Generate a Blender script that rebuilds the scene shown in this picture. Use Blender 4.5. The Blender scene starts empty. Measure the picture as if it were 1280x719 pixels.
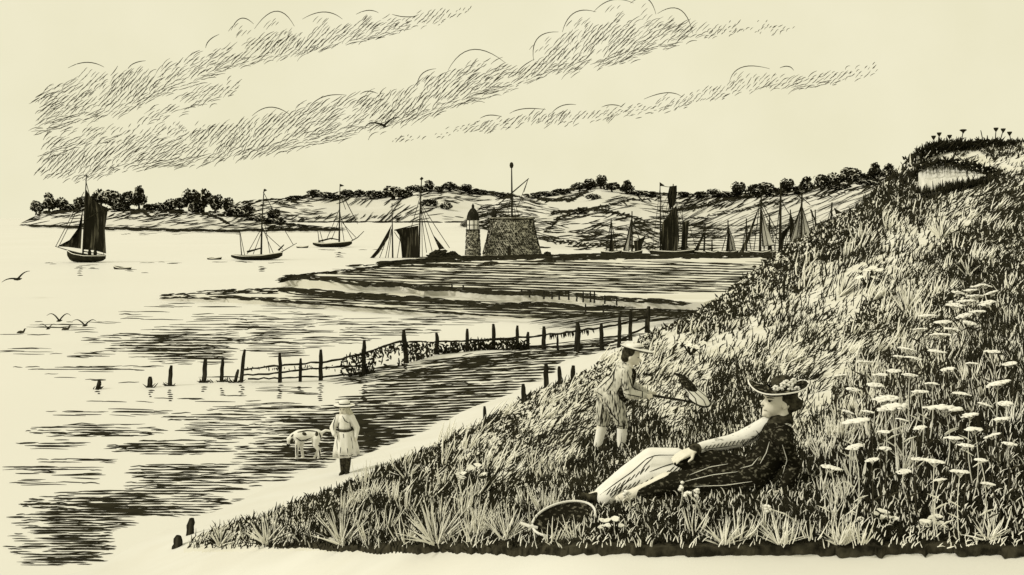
import bpy, bmesh, math, random
import numpy as np
from mathutils import Vector, Matrix
from mathutils.bvhtree import BVHTree

SC = bpy.context.scene
COL = SC.collection
RN = random.Random(11)
G = np.random.default_rng(11)

# ------------------------------------------------------------------ camera, world, sun, exposure
F, CX, HY, EYE = 1244.0, 640.0, 270.0, 4.8     # focal length and horizon in photo pixels, eye height in metres
cam = bpy.data.objects.new('camera', bpy.data.cameras.new('camera'))
COL.objects.link(cam)
cam.location = (0, 0, EYE)
cam.rotation_euler = (math.radians(90), 0, 0)
cam.data.sensor_width = 36
cam.data.lens = 36 * F / 1280
cam.data.shift_y = (HY - 359.5) / 1280
cam.data.clip_start = 0.1
cam.data.clip_end = 6000
SC.camera = cam
SC.view_settings.view_transform = 'Standard'
SC.view_settings.look = 'None'
SC.view_settings.exposure = 0.0
SC.view_settings.gamma = 1.0

CREAM = (0.858, 0.815, 0.592)                  # overcast, cream coloured sky
SUN_EL, SUN_ROT = math.radians(48), math.radians(-125)
w = bpy.data.worlds.new('World'); SC.world = w; w.use_nodes = True
nt = w.node_tree; nt.nodes.clear()
o_ = nt.nodes.new('ShaderNodeOutputWorld'); bg = nt.nodes.new('ShaderNodeBackground')
sky = nt.nodes.new('ShaderNodeTexSky'); sky.sky_type = 'NISHITA'; sky.sun_disc = False
sky.sun_elevation = SUN_EL; sky.sun_rotation = SUN_ROT
bw = nt.nodes.new('ShaderNodeRGBToBW'); nt.links.new(sky.outputs[0], bw.inputs[0])
ml = nt.nodes.new('ShaderNodeMath'); ml.operation = 'MULTIPLY'; ml.inputs[1].default_value = 0.006; ml.use_clamp = True
nt.links.new(bw.outputs[0], ml.inputs[0])
tc = nt.nodes.new('ShaderNodeTexCoord'); nz = nt.nodes.new('ShaderNodeTexNoise')
nz.inputs['Scale'].default_value = 9; nz.inputs['Detail'].default_value = 5
nt.links.new(tc.outputs['Generated'], nz.inputs['Vector'])
rmp = nt.nodes.new('ShaderNodeValToRGB')
rmp.color_ramp.elements[0].position = 0.3; rmp.color_ramp.elements[0].color = (CREAM[0]*.955, CREAM[1]*.955, CREAM[2]*.93, 1)
rmp.color_ramp.elements[1].position = 0.7; rmp.color_ramp.elements[1].color = (CREAM[0]*1.01, CREAM[1]*1.01, CREAM[2]*1.02, 1)
nt.links.new(nz.outputs['Fac'], rmp.inputs[0])
mx = nt.nodes.new('ShaderNodeMixRGB'); mx.blend_type = 'ADD'; mx.inputs[0].default_value = 0.25
nt.links.new(rmp.outputs[0], mx.inputs[1]); nt.links.new(ml.outputs[0], mx.inputs[2])
nt.links.new(mx.outputs[0], bg.inputs[0]); bg.inputs[1].default_value = 1.0
nt.links.new(bg.outputs[0], o_.inputs[0])

sl = bpy.data.lights.new('sun', 'SUN'); sl.energy = 2.3; sl.angle = math.radians(12); sl.color = (1.0, 0.94, 0.80)
sun = bpy.data.objects.new('sun', sl); COL.objects.link(sun)
sun.rotation_euler = Vector((0.80, 0.22, -0.72)).to_track_quat('-Z', 'Y').to_euler()

# ------------------------------------------------------------------ materials
def mat(name, ca, cb=None, scale=6.0, lo=0.35, hi=0.65, stretch=(1, 1, 1), detail=4, rough=None, coord='Object'):
    """A matt procedural surface: two own colours mixed by a noise."""
    m = bpy.data.materials.new(name); m.use_nodes = True
    t = m.node_tree; t.nodes.clear()
    out = t.nodes.new('ShaderNodeOutputMaterial')
    b = t.nodes.new('ShaderNodeBsdfDiffuse'); b.inputs['Roughness'].default_value = 0.0
    t.links.new(b.outputs[0], out.inputs[0])
    if cb is None: cb = tuple(c * 0.9 for c in ca)
    ca = tuple(c * (.875 if min(ca) > .3 else 1) for c in ca); cb = tuple(c * (.875 if min(cb) > .3 else 1) for c in cb)
    tcd = t.nodes.new('ShaderNodeTexCoord'); mp = t.nodes.new('ShaderNodeMapping')
    mp.inputs['Scale'].default_value = stretch
    n = t.nodes.new('ShaderNodeTexNoise'); n.inputs['Scale'].default_value = scale; n.inputs['Detail'].default_value = detail
    r = t.nodes.new('ShaderNodeValToRGB')
    r.color_ramp.elements[0].position = lo; r.color_ramp.elements[0].color = (*ca, 1)
    r.color_ramp.elements[1].position = hi; r.color_ramp.elements[1].color = (*cb, 1)
    t.links.new(tcd.outputs[coord], mp.inputs[0]); t.links.new(mp.outputs[0], n.inputs['Vector'])
    t.links.new(n.outputs['Fac'], r.inputs[0]); t.links.new(r.outputs[0], b.inputs[0])
    if rough is not None:
        g = t.nodes.new('ShaderNodeBsdfGlossy'); g.inputs['Roughness'].default_value = rough
        g.inputs['Color'].default_value = (.9, .88, .8, 1)
        mxs = t.nodes.new('ShaderNodeMixShader'); mxs.inputs[0].default_value = 0.10
        t.links.new(b.outputs[0], mxs.inputs[1]); t.links.new(g.outputs[0], mxs.inputs[2]); t.links.new(mxs.outputs[0], out.inputs[0])
    return m

PALE = (0.73, 0.725, 0.69)
INKC = (0.016, 0.015, 0.010)
M = {}
M['ink'] = mat('dark_growth', INKC, (0.030, 0.028, 0.018), 3)
M['soft'] = mat('grey_growth', (0.06, 0.055, 0.04), (0.035, 0.032, 0.022), 3)
M['cloud'] = mat('cloud_wisp', (0.075, 0.07, 0.053), (0.03, 0.028, 0.02), .02)
M['sand'] = mat('pale_sand', PALE, (0.70, 0.69, 0.645), 1.3)
M['straw'] = mat('dry_grass', (0.88, 0.87, 0.80), (0.78, 0.765, 0.68), 4)
M['dune'] = mat('dune_soil', (0.74, 0.73, 0.675), (0.66, 0.645, 0.56), .9)
M['hill'] = mat('hill_pasture', (0.70, 0.69, 0.655), (0.64, 0.63, 0.58), .02)
M['water'] = mat('water', (0.775, 0.768, 0.735), (0.755, 0.748, 0.71), .05, rough=.35)
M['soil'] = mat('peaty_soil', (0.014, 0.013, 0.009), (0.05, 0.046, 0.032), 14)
M['wood'] = mat('tarred_wood', (0.018, 0.017, 0.012), (0.07, 0.065, 0.05), 9, .55, .75, (1, 1, .15))
M['sail'] = mat('tanned_sail', (0.016, 0.015, 0.010), (0.16, 0.15, 0.11), 1.6, .52, .8, (3, 1, .25))
M['mud'] = mat('mud_flat', (0.76, 0.75, 0.70), (0.68, 0.665, 0.59), .25, stretch=(.4, 2, 1))
M['white'] = mat('white_cotton', (0.84, 0.83, 0.79), (0.78, 0.77, 0.71), 7)
M['skin'] = mat('skin', (0.82, 0.79, 0.70), (0.78, 0.75, 0.65), 20)
M['dress'] = mat('dark_wool', (0.013, 0.012, 0.008), (0.20, 0.19, 0.145), 34, .55, .74, (1, 1, 1.6))
M['tweed'] = mat('tweed', (0.02, 0.019, 0.013), (0.55, 0.53, 0.44), 26, .50, .68, (1.8, 1, .7))
M['twill'] = mat('pale_twill', (0.66, 0.65, 0.58), (0.03, 0.028, 0.02), 22, .52, .66, (2.2, 1, .5))
M['lawn'] = mat('striped_lawn', (0.84, 0.83, 0.79), (0.10, 0.095, 0.07), 30, .60, .72, (.5, 1, 2.4))
M['serge'] = mat('hatched_serge', (0.62, 0.61, 0.54), (0.02, 0.018, 0.012), 24, .46, .58, (2.6, 1, .45))
M['hair'] = mat('dark_hair', (0.014, 0.013, 0.009), (0.07, 0.065, 0.045), 30)
M['fair'] = mat('fair_hair', (0.62, 0.60, 0.50), (0.30, 0.29, 0.22), 30, .45, .7, (3, 3, .4))
M['petal'] = mat('white_flower', (0.88, 0.87, 0.83), (0.80, 0.79, 0.73), 25)
M['fur'] = mat('white_fur', (0.84, 0.83, 0.78), (0.76, 0.75, 0.68), 14)
M['stone'] = mat('weathered_stone', (0.56, 0.545, 0.46), (0.08, 0.075, 0.055), 1.6, .42, .66, (1, 1, 2.2))

# ------------------------------------------------------------------ mesh helpers
class Acc:
    """Collects shapes and links them as ONE mesh object."""
    def __init__(s): s.v = []; s.q = []; s.t = []; s.n = 0; s.qm = []; s.tm = []
    def add(s, v, quads=None, tris=None, mi=0):
        v = np.asarray(v, float).reshape(-1, 3)
        if quads is not None and len(quads):
            q = np.asarray(quads, int).reshape(-1, 4) + s.n; s.q.append(q); s.qm.append(np.full(len(q), mi))
        if tris is not None and len(tris):
            q = np.asarray(tris, int).reshape(-1, 3) + s.n; s.t.append(q); s.tm.append(np.full(len(q), mi))
        s.v.append(v); s.n += len(v); return s
    def tubes(s, P, R, sides=3, mi=0, caps=False):
        P = np.asarray(P, float); R = np.asarray(R, float)
        if P.ndim == 2: P = P[None]
        if R.ndim == 1: R = np.broadcast_to(R[None], P.shape[:2])
        if R.ndim == 0: R = np.full(P.shape[:2], float(R))
        N, K, _ = P.shape
        if N == 0: return s
        T = np.gradient(P, axis=1); T /= np.linalg.norm(T, axis=2, keepdims=True) + 1e-12
        ref = np.where(np.abs(T[..., 1:2]) > .92, np.array([1., 0, 0]), np.array([0, 1., 0]))
        U = np.cross(T, ref); U /= np.linalg.norm(U, axis=2, keepdims=True) + 1e-12
        W = np.cross(U, T)
        a = np.arange(sides) * 2 * math.pi / sides + math.pi / 6
        V = P[:, :, None] + R[:, :, None, None] * (np.cos(a)[None, None, :, None] * U[:, :, None] + np.sin(a)[None, None, :, None] * W[:, :, None])
        k = np.arange(K - 1)[:, None]; j = np.arange(sides)[None]
        f = np.stack([k * sides + j, k * sides + (j + 1) % sides, (k + 1) * sides + (j + 1) % sides, (k + 1) * sides + j], -1).reshape(-1, 4)
        fa = (f[None] + (np.arange(N) * K * sides)[:, None, None]).reshape(-1, 4)
        s.add(V.reshape(-1, 3), fa, mi=mi)
        if caps:
            base = s.n - N * K * sides
            for n in range(N):
                for kk in (0, K - 1):
                    c = P[n, kk]; b = base + (n * K + kk) * sides
                    s.v.append(c[None]); ci = s.n; s.n += 1
                    s.t.append(np.array([[b + j, b + (j + 1) % sides, ci] for j in range(sides)])); s.tm.append(np.full(sides, mi))
        return s
    def box(s, c, size, rz=0., mi=0):
        x, y, z = [k / 2 for k in size]
        v = np.array([(-x, -y, -z), (x, -y, -z), (x, y, -z), (-x, y, -z), (-x, -y, z), (x, -y, z), (x, y, z), (-x, y, z)])
        ca, sa = math.cos(rz), math.sin(rz)
        v = np.stack([v[:, 0] * ca - v[:, 1] * sa, v[:, 0] * sa + v[:, 1] * ca, v[:, 2]], 1) + np.array(c)
        return s.add(v, [(0, 3, 2, 1), (4, 5, 6, 7), (0, 1, 5, 4), (1, 2, 6, 5), (2, 3, 7, 6), (3, 0, 4, 7)], mi=mi)
    def lathe(s, prof, c, n=28, mi=0, sx=1., sy=1.):
        """prof: (radius, z) pairs from bottom to top."""
        prof = np.asarray(prof, float); K = len(prof)
        a = np.arange(n) * 2 * math.pi / n
        v = np.stack([prof[:, None, 0] * np.cos(a) * sx, prof[:, None, 0] * np.sin(a) * sy, np.repeat(prof[:, 1:2], n, 1)], -1).reshape(-1, 3) + np.array(c)
        k = np.arange(K - 1)[:, None]; j = np.arange(n)[None]
        f = np.stack([k * n + j, k * n + (j + 1) % n, (k + 1) * n + (j + 1) % n, (k + 1) * n + j], -1).reshape(-1, 4)
        return s.add(v, f, mi=mi)
    def prism(s, pts, thick, mi=0, axis=1):
        """flat outline given as (N,3) points, made `thick` along an axis."""
        p = np.asarray(pts, float); n = len(p)
        off = np.zeros(3); off[axis] = thick / 2
        v = np.concatenate([p - off, p + off])
        from mathutils.geometry import tessellate_polygon
        tr = [tuple(t) for t in tessellate_polygon([[Vector(q) for q in p]])]
        tr2 = [(c + n, b + n, a + n) for a, b, c in tr]
        return s.add(v, [(i, (i + 1) % n, n + (i + 1) % n, n + i) for i in range(n)], tr + tr2, mi=mi)
    def build(s, name, mats, parent=None, origin=(0, 0, 0), smooth=False):
        v = np.concatenate(s.v) if s.v else np.zeros((0, 3))
        base = np.array(parent.location if parent is not None else origin, float)
        if parent is not None and parent.parent is not None: base = base + np.array(parent.parent.location)
        v = v - base
        q = np.concatenate(s.q) if s.q else np.zeros((0, 4), int); t = np.concatenate(s.t) if s.t else np.zeros((0, 3), int)
        me = bpy.data.meshes.new(name)
        me.vertices.add(len(v)); me.vertices.foreach_set('co', v.astype(np.float32).ravel())
        me.loops.add(q.size + t.size); me.loops.foreach_set('vertex_index', np.concatenate([q.ravel(), t.ravel()]).astype(np.int32))
        me.polygons.add(len(q) + len(t))
        st = np.concatenate([np.arange(len(q)) * 4, q.size + np.arange(len(t)) * 3]).astype(np.int32)
        me.polygons.foreach_set('loop_start', st)
        mi = np.concatenate([np.concatenate(s.qm) if s.qm else np.zeros(0), np.concatenate(s.tm) if s.tm else np.zeros(0)]).astype(np.int32)
        me.polygons.foreach_set('material_index', mi)
        me.polygons.foreach_set('use_smooth', np.full(len(mi), smooth))
        me.update(calc_edges=True); me.validate()
        for m in (mats if isinstance(mats, (list, tuple)) else [mats]): me.materials.append(m)
        ob = bpy.data.objects.new(name, me); COL.objects.link(ob)
        if parent is not None: ob.parent = parent
        else: ob.location = origin
        return ob

def tag(o, label=None, cat=None, group=None, kind=None):
    if label: o['label'] = label
    if cat: o['category'] = cat
    if group: o['group'] = group
    if kind: o['kind'] = kind
    return o
def thing(name, loc, label, cat, group=None):
    o = bpy.data.objects.new(name, None); COL.objects.link(o); o.location = loc; o.empty_display_size = .2
    return tag(o, label, cat, group)
def dup(root, loc, scale=None, rz=0, label=None, group=None):
    r = root.copy(); COL.objects.link(r); r.location = loc; r.rotation_euler = (0, 0, rz)
    if scale: r.scale = scale
    if label: r['label'] = label
    if group: r['group'] = group
    for ch in [c for c in COL.objects if c.parent == root]:
        c = ch.copy(); COL.objects.link(c); c.parent = r
    return r

# ------------------------------------------------------------------ measuring: photo pixel <-> world
def P(px, py, d): return np.array([(px - CX) / F * d, d, EYE - (py - HY) / F * d])
def Pz(px, py, z):
    d = F * (EYE - z) / (py - HY); return np.array([(px - CX) / F * d, d, z])
def Pv(px, py, d):
    px, py, d = np.broadcast_arrays(np.asarray(px, float), np.asarray(py, float), np.asarray(d, float))
    return np.stack([(px - CX) / F * d, d, EYE - (py - HY) / F * d], -1)

# ------------------------------------------------------------------ terrain of the near shore (one height field)
ctl = []
def cz(px, py, z): ctl.append(Pz(px, py, z))
def cd(px, py, d): ctl.append(P(px, py, d))
for a in [(140, 700, 0), (250, 645, 0), (350, 603, 0), (450, 570, 0), (560, 527, 0), (640, 492, 0), (700, 468, 0.05), (760, 440, .1)]: cz(*a)
for a in [(150, 719, .12), (220, 690, .3), (433, 592, .24), (600, 512, .26), (700, 474, .3), (800, 432, .35), (330, 640, .25)]: cz(*a)
for a in [(240, 668, .42), (300, 655, .45), (400, 620, .45), (500, 580, .45), (600, 530, .48), (660, 495, .5), (720, 470, .5), (790, 430, .6)]: cz(*a)
for a in [(850, 400, 40), (880, 385, 42), (925, 350, 45), (960, 328, 47), (1005, 298, 49), (1050, 276, 50), (1080, 250, 51), (1110, 226, 52), (1140, 196, 52),
          (1170, 189, 51), (1215, 187, 50), (1275, 183, 49), (1340, 178, 47)]: cd(*a)
for a in [(765, 563, 11.5), (720, 570, 11.8), (810, 556, 11.4), (900, 615, 7.0), (830, 618, 7.0), (745, 632, 7.1), (985, 608, 7.05), (700, 688, 5.9), (1000, 688, 5.6), (1270, 690, 5.45), (1400, 692, 5.4), (500, 688, 7.6), (400, 688, 9.4), (300, 688, 11.4),
          (600, 600, 11.5), (600, 560, 15), (600, 640, 9.0), (660, 520, 18), (720, 510, 19), (500, 640, 10.4), (1000, 510, 12), (1000, 600, 7.3), (1130, 600, 6.8), (1130, 450, 14),
          (1200, 400, 15.5), (1270, 400, 14), (1000, 400, 25), (900, 450, 20), (850, 450, 23), (880, 410, 33), (940, 380, 34), (1100, 350, 27), (1050, 320, 37), (1200, 300, 30), (1270, 300, 27), (1150, 250, 44), (1270, 240, 38), (1210, 235, 45),
          (1400, 400, 12), (1400, 250, 34), (1270, 560, 7.2), (900, 520, 13)]: cd(*a)
for a in [(700, 790, 4.9), (1000, 790, 4.6), (1300, 790, 4.5), (300, 790, 9.0), (450, 800, 6.6)]: cd(*a)
for a in [(14, 80, -.5), (24, 84, -.5), (34, 84, .5), (45, 80, 2), (30, 105, -1), (6, 62, -.5), (50, 50, 7.0), (20, 30, 4.8), (-8, 9, .6), (-7, 12.5, .1), (-12, 8, .0), (-5, 4, 2.0), (0, 2, 2.9), (6, 2, 3.1),
          (-4, 34, -.35), (-10, 24, -.5), (-14, 17, -.4), (-20, 40, -1.0), (-12, 60, -1), (-40, 60, -1.2), (0, 48, -.5), (-30, 20, -.9), (-25, 10, -.6), (60, 90, 2), (15, 10, 3.4), (12, 4, 3.2)]: ctl.append(np.array(a, float))
for px_, py_, d_ in [(850, 400, 40), (880, 385, 42), (925, 350, 45), (960, 328, 47), (1005, 298, 49), (1050, 276, 50), (1080, 250, 51), (1110, 226, 52), (1140, 196, 52), (1170, 189, 51), (1215, 187, 50), (1275, 183, 49), (1340, 178, 47)]:
    for dd_, dz_ in ((4, .55), (10, 2.2)):
        q_ = P(px_, py_, d_ + dd_); q_[2] = max(q_[2] - dz_, -.5); ctl.append(q_)
ctl = np.array(ctl)
SC_ = 10.0
def _phi(r2): return 0.5 * r2 * np.log(r2 + 1e-9)
_X = ctl[:, :2] / SC_
_A = _phi(((_X[:, None] - _X[None]) ** 2).sum(-1)) + 0.004 * np.eye(len(ctl))
_Q = np.concatenate([np.ones((len(ctl), 1)), _X], 1)
_S = np.block([[_A, _Q], [_Q.T, np.zeros((3, 3))]])
_w = np.linalg.solve(_S, np.concatenate([ctl[:, 2], np.zeros(3)]))
def height(x, y):
    x = np.asarray(x, float); y = np.asarray(y, float); sh = x.shape
    X = np.stack([x.ravel(), y.ravel()], 1) / SC_
    out = np.empty(len(X))
    for i in range(0, len(X), 20000):
        c = X[i:i + 20000]
        out[i:i + 20000] = _phi(((c[:, None] - _X[None]) ** 2).sum(-1)) @ _w[:-3] + _w[-3] + c @ _w[-2:]
    out = out.reshape(sh)
    b = .035 * np.sin(x * 2.1 + 1.3 * np.sin(y * .9)) * np.sin(y * 1.7 + np.sin(x * 1.3)) + .018 * np.sin(x * 5.3 + y * 3.1) * np.sin(y * 4.7 - x * 2)
    far = np.clip(y / 18, .5, 3.0)
    out = out + b * far * np.clip((out - .5) * 1.2, 0, 1)
    return np.maximum(out, -1.6)
NU, ND = 460, 420
GU = np.linspace(-.80, .86, NU)
GD = np.exp(np.linspace(math.log(3.0), math.log(104), ND))
UU, DD = np.meshgrid(GU, GD, indexing='ij')
GX, GY = UU * DD, DD
GZ = height(GX, GY)
# earth bank: the turf ends in a small step towards the viewer
def edge_py(px): return 685.5 + 1.2 * np.sin(px * .031) + .8 * np.sin(px * .11)
_pxc = CX + F * GU
PYG = HY + F * (EYE - GZ) / GD[None]
EDGE = np.full(NU, np.nan)
for i in range(NU):
    if _pxc[i] < 330: continue
    k = np.where(PYG[i] <= edge_py(_pxc[i]))[0]
    if len(k) and k[0] > 0: EDGE[i] = GD[k[0]]
    elif len(k): EDGE[i] = GD[0]
STEP = 0.042
ZT = GZ.copy()
for i in range(NU):
    if not np.isnan(EDGE[i]): ZT[i] -= STEP * np.clip((_pxc[i] - 330) / 160, 0, 1) * np.clip((EDGE[i] + .10 - GD) / .06, 0, 1)
PYT = HY + F * (EYE - ZT) / GD[None]
RMIN = np.minimum.accumulate(PYT, axis=1)
def hit(px, py):
    """where the ray through a photo pixel meets the near shore: (d or nan)"""
    px = np.atleast_1d(np.asarray(px, float)); py = np.atleast_1d(np.asarray(py, float))
    iu = np.clip(np.round(((px - CX) / F - GU[0]) / (GU[1] - GU[0])).astype(int), 0, NU - 1)
    d = np.full(len(px), np.nan)
    for n in range(len(px)):
        r = RMIN[iu[n]]
        k = np.searchsorted(-r, -py[n])           # first index where r <= py
        if k < ND:
            if k == 0: d[n] = GD[0]; continue
            a, b = PYT[iu[n], k - 1], PYT[iu[n], k]
            tt = 0 if abs(a - b) < 1e-6 else np.clip((a - py[n]) / (a - b), 0, 1)
            d[n] = GD[k - 1] + (GD[k] - GD[k - 1]) * tt
    return d
def ground(px, py):
    d = hit([px], [py])[0]; return P(px, py, d)

def inpoly(px, py, poly):
    px = np.asarray(px, float); py = np.asarray(py, float); r = np.zeros(px.shape, bool); n = len(poly)
    for i in range(n):
        x1, y1 = poly[i]; x2, y2 = poly[(i + 1) % n]
        if y1 == y2: continue
        c = ((y1 > py) != (y2 > py)) & (px < (x2 - x1) * (py - y1) / (y2 - y1) + x1); r ^= c
    return r
TOE = [(228, 690), (240, 672), (285, 655), (330, 645), (365, 628), (400, 618), (450, 598), (490, 582), (530, 562), (570, 540), (600, 528), (640, 505), (670, 488), (700, 478), (740, 460), (775, 436), (800, 424), (815, 408), (835, 398), (850, 392)]
DUNE = TOE + [(880, 372), (925, 338), (960, 316), (1005, 288), (1050, 264), (1080, 240), (1110, 215), (1140, 185), (1170, 178), (1500, 160), (1700, 300), (1700, 686), (1276, 687), (700, 687)]
ct = Acc()
idx = np.arange(NU * ND).reshape(NU, ND)
fq = np.stack([idx[:-1, :-1], idx[1:, :-1], idx[1:, 1:], idx[:-1, 1:]], -1).reshape(-1, 4)
fx = (UU[:-1, :-1] + UU[1:, 1:]) / 2 * F + CX; fy = (PYT[:-1, :-1] + PYT[1:, 1:]) / 2
vis = inpoly(fx, fy, DUNE) & (DD[:-1, :-1] < 70) | (DD[:-1, :-1] > 36) & (GZ[:-1, :-1] > .75)
ct.add(np.stack([GX, GY, ZT], -1).reshape(-1, 3), fq)
ct.qm = [vis.ravel().astype(int)]
tag(ct.build('beach_ground', [M['sand'], M['dune']], smooth=True), kind='structure')
# dark face of the earth bank
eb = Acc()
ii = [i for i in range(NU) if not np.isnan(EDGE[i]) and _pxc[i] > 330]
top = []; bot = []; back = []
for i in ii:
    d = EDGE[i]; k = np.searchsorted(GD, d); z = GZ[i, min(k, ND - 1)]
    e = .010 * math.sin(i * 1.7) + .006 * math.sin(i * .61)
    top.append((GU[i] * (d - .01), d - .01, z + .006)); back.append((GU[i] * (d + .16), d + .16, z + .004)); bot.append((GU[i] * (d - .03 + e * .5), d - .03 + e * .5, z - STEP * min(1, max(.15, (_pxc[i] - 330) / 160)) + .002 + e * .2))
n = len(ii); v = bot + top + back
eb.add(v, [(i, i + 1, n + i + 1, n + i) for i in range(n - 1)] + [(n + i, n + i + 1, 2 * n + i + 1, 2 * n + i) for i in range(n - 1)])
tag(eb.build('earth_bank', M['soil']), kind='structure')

# ------------------------------------------------------------------ water
wa = Acc()
wa.add([(-900, 2, 0), (900, 2, 0), (900, 3500, 0), (-900, 3500, 0)], [(0, 1, 2, 3)])
tag(wa.build('water', M['water']), kind='structure')

# ------------------------------------------------------------------ line-shaped growths, ripples and wrack: tapered rods
def rods(acc, px, py, d, ang, L, wpx, bend=0., K=4, tip=.25, base=.8, yj=.0, mi=0, lift=0.):
    """rods rooted at photo pixels on a surface at distance d; ang: lean (deg, 90 = upright), L length and wpx width in pixels at that distance"""
    px, py, d, ang, L, wpx, bend = [np.asarray(a, float) * np.ones(len(px)) for a in (px, py, d, ang, L, wpx, bend)]
    s = np.linspace(0, 1, K)[None]
    a = np.radians(ang)[:, None] + np.radians(bend)[:, None] * s
    ux = np.cumsum(np.cos(a), 1) / K; uz = np.cumsum(np.sin(a), 1) / K
    ux -= ux[:, :1]; uz -= uz[:, :1]
    m = (d / F)[:, None]
    B = Pv(px, py, d)
    X = B[:, None, 0] + ux * L[:, None] * m
    Z = B[:, None, 2] + uz * L[:, None] * m + lift
    Y = B[:, None, 1] + s * (G.normal(0, 1, len(px)) * yj * L)[:, None] * m
    prof = np.interp(np.linspace(0, 1, K), [0, .35, 1], [base, 1, tip])[None]
    acc.tubes(np.stack([X, Y, Z], -1), prof * (wpx / 2)[:, None] * m, mi=mi)

def flat_strokes(acc, px, py, z, L, wpx, slope=0., wig=1.0, K=5, mi=0):
    """low ridges lying on a level surface (ripples, wrack, furrows); px,py is the middle, z the height of the surface"""
    n = len(px); px, py, z, L, wpx, slope = [np.asarray(a, float) * np.ones(n) for a in (px, py, z, L, wpx, slope)]
    s = np.linspace(-.5, .5, K)[None]
    x = px[:, None] + s * L[:, None]
    y = py[:, None] + s * (L * slope)[:, None] + np.cumsum(G.normal(0, .35 * wig, (n, K)), 1) - .5 * wig * 0
    y = np.maximum(y, HY + 4)
    d = F * (EYE - z[:, None]) / (y - HY)
    pts = Pv(x, y, d)
    prof = np.interp(np.linspace(0, 1, K), [0, .3, .7, 1], [.25, 1, .9, .2])[None]
    acc.tubes(pts, prof * (wpx / 2)[:, None] * d / F, mi=mi)

# ------------------------------------------------------------------ ripples on the water
rp = Acc()
def lens(cx, x0, x1, y0, y1, dens, wl=(18, 60), wp=(1.0, 2.1), z=.006, slope=0., acc=None):
    hw, hh = (x1 - x0) / 2, (y1 - y0) / 2; mx_, my_ = (x0 + x1) / 2, (y0 + y1) / 2
    area = math.pi * hw * max(hh, 1.2); mean = (wl[0] + wl[1]) / 2 * (wp[0] + wp[1]) / 2 * .75
    n = max(2, int(area * -math.log(1 - dens) / mean * 1.05))
    r = np.sqrt(G.random(n)); th = G.random(n) * 2 * math.pi
    px = mx_ + cx * 0 + hw * .92 * r * np.cos(th); py = my_ + hh * r * np.sin(th); py = np.round(py / 3.3) * 3.3 + G.normal(0, .35, n) + slope * (px - mx_)
    L = G.uniform(wl[0], wl[1], n) * np.clip(1.25 - np.abs(px - mx_) / hw, .35, 1)
    flat_strokes(acc or rp, px, py, z, np.minimum(L, hw * 1.7), G.uniform(wp[0], wp[1], n), slope)
for (x0, x1, y0, y1, de) in [
    (60, 130, 512, 519, .5), (125, 212, 511, 519, .6), (200, 335, 517, 528, .72), (27, 212, 530, 546, .72), (222, 335, 530, 548, .66), (25, 112, 551, 561, .62), (124, 325, 551, 568, .76), (48, 158, 573, 579, .7),
    (0, 70, 582, 592, .66), (55, 135, 584, 597, .5), (145, 330, 580, 600, .7), (145, 335, 596, 616, .62), (5, 135, 598, 608, .28), (15, 320, 614, 646, .72), (60, 230, 622, 644, .8), (5, 185, 638, 664, .66), (5, 145, 656, 708, .60), (60, 140, 655, 690, .72),
    (20, 130, 690, 706, .3), (250, 420, 505, 520, .6), (310, 470, 518, 545, .66), (310, 400, 545, 562, .62), (290, 420, 560, 590, .72), (280, 370, 585, 604, .5), (400, 480, 545, 575, .8), (330, 470, 516, 548, .8), (395, 425, 535, 562, .8), (345, 425, 553, 578, .72), (440, 500, 500, 550, .75),
    (150, 330, 498, 503, .4), (60, 180, 475, 481, .25), (70, 160, 498, 503, .3),
    (35, 120, 405, 418, .42), (100, 150, 398, 402, .5), (150, 330, 403, 428, .52), (90, 300, 416, 432, .58), (130, 270, 428, 446, .6), (150, 320, 420, 440, .68), (180, 300, 432, 452, .66), (60, 260, 438, 448, .5), (0, 75, 434, 444, .42), (0, 60, 418, 421, .5), (10, 220, 456, 464, .55), (180, 300, 440, 456, .55),
    (150, 230, 397, 399, .4), (170, 240, 380, 386, .5), (240, 300, 380, 384, .4), (150, 215, 389, 398, .42), (220, 330, 391, 399, .45), (290, 450, 392, 408, .5), (270, 400, 402, 416, .58), (300, 480, 412, 432, .62), (290, 400, 428, 446, .5), (400, 520, 398, 410, .5), (480, 600, 396, 404, .45), (300, 420, 378, 390, .35), (420, 560, 404, 420, .45),
    (540, 620, 392, 408, .35), (500, 560, 400, 416, .35), (140, 200, 330, 334, .0001), (60, 150, 466, 472, .2), (240, 330, 470, 474, .2), (270, 420, 486, 496, .35), (430, 520, 470, 480, .5)]:
    if de > .01: lens(0, x0, x1, y0, y1, de)
# the dark channel between groyne and beach, as strips following its bank
chan = [(420, 505), (470, 482), (520, 466), (600, 447), (680, 441), (742, 438), (735, 447), (690, 464), (640, 486), (600, 506), (565, 522), (520, 538), (480, 556), (440, 562), (415, 545)]
bx = G.uniform(400, 750, 2700); by = G.uniform(436, 566, 2700)
k = inpoly(bx, by, chan); bx, by = bx[k], by[k]
keep = G.random(len(bx)) < np.where(bx > 700, .35, .95) * np.where(by < 452, .9, 1); bx, by = bx[keep], by[keep]
by = np.round((by + .04 * bx) / 3.4) * 3.4 - .04 * bx + G.normal(0, .35, len(by))
flat_strokes(rp, bx, by, .008, G.uniform(14, 50, len(bx)), G.uniform(1.1, 2.3, len(bx)), -.04, .8)
bx = G.uniform(430, 800, 260); by = 470 - (bx - 430) * .13 + G.uniform(-6, 12, 260)
flat_strokes(rp, bx, by, .01, G.uniform(14, 50, 260), G.uniform(1.0, 1.8, 260), -.10)
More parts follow.
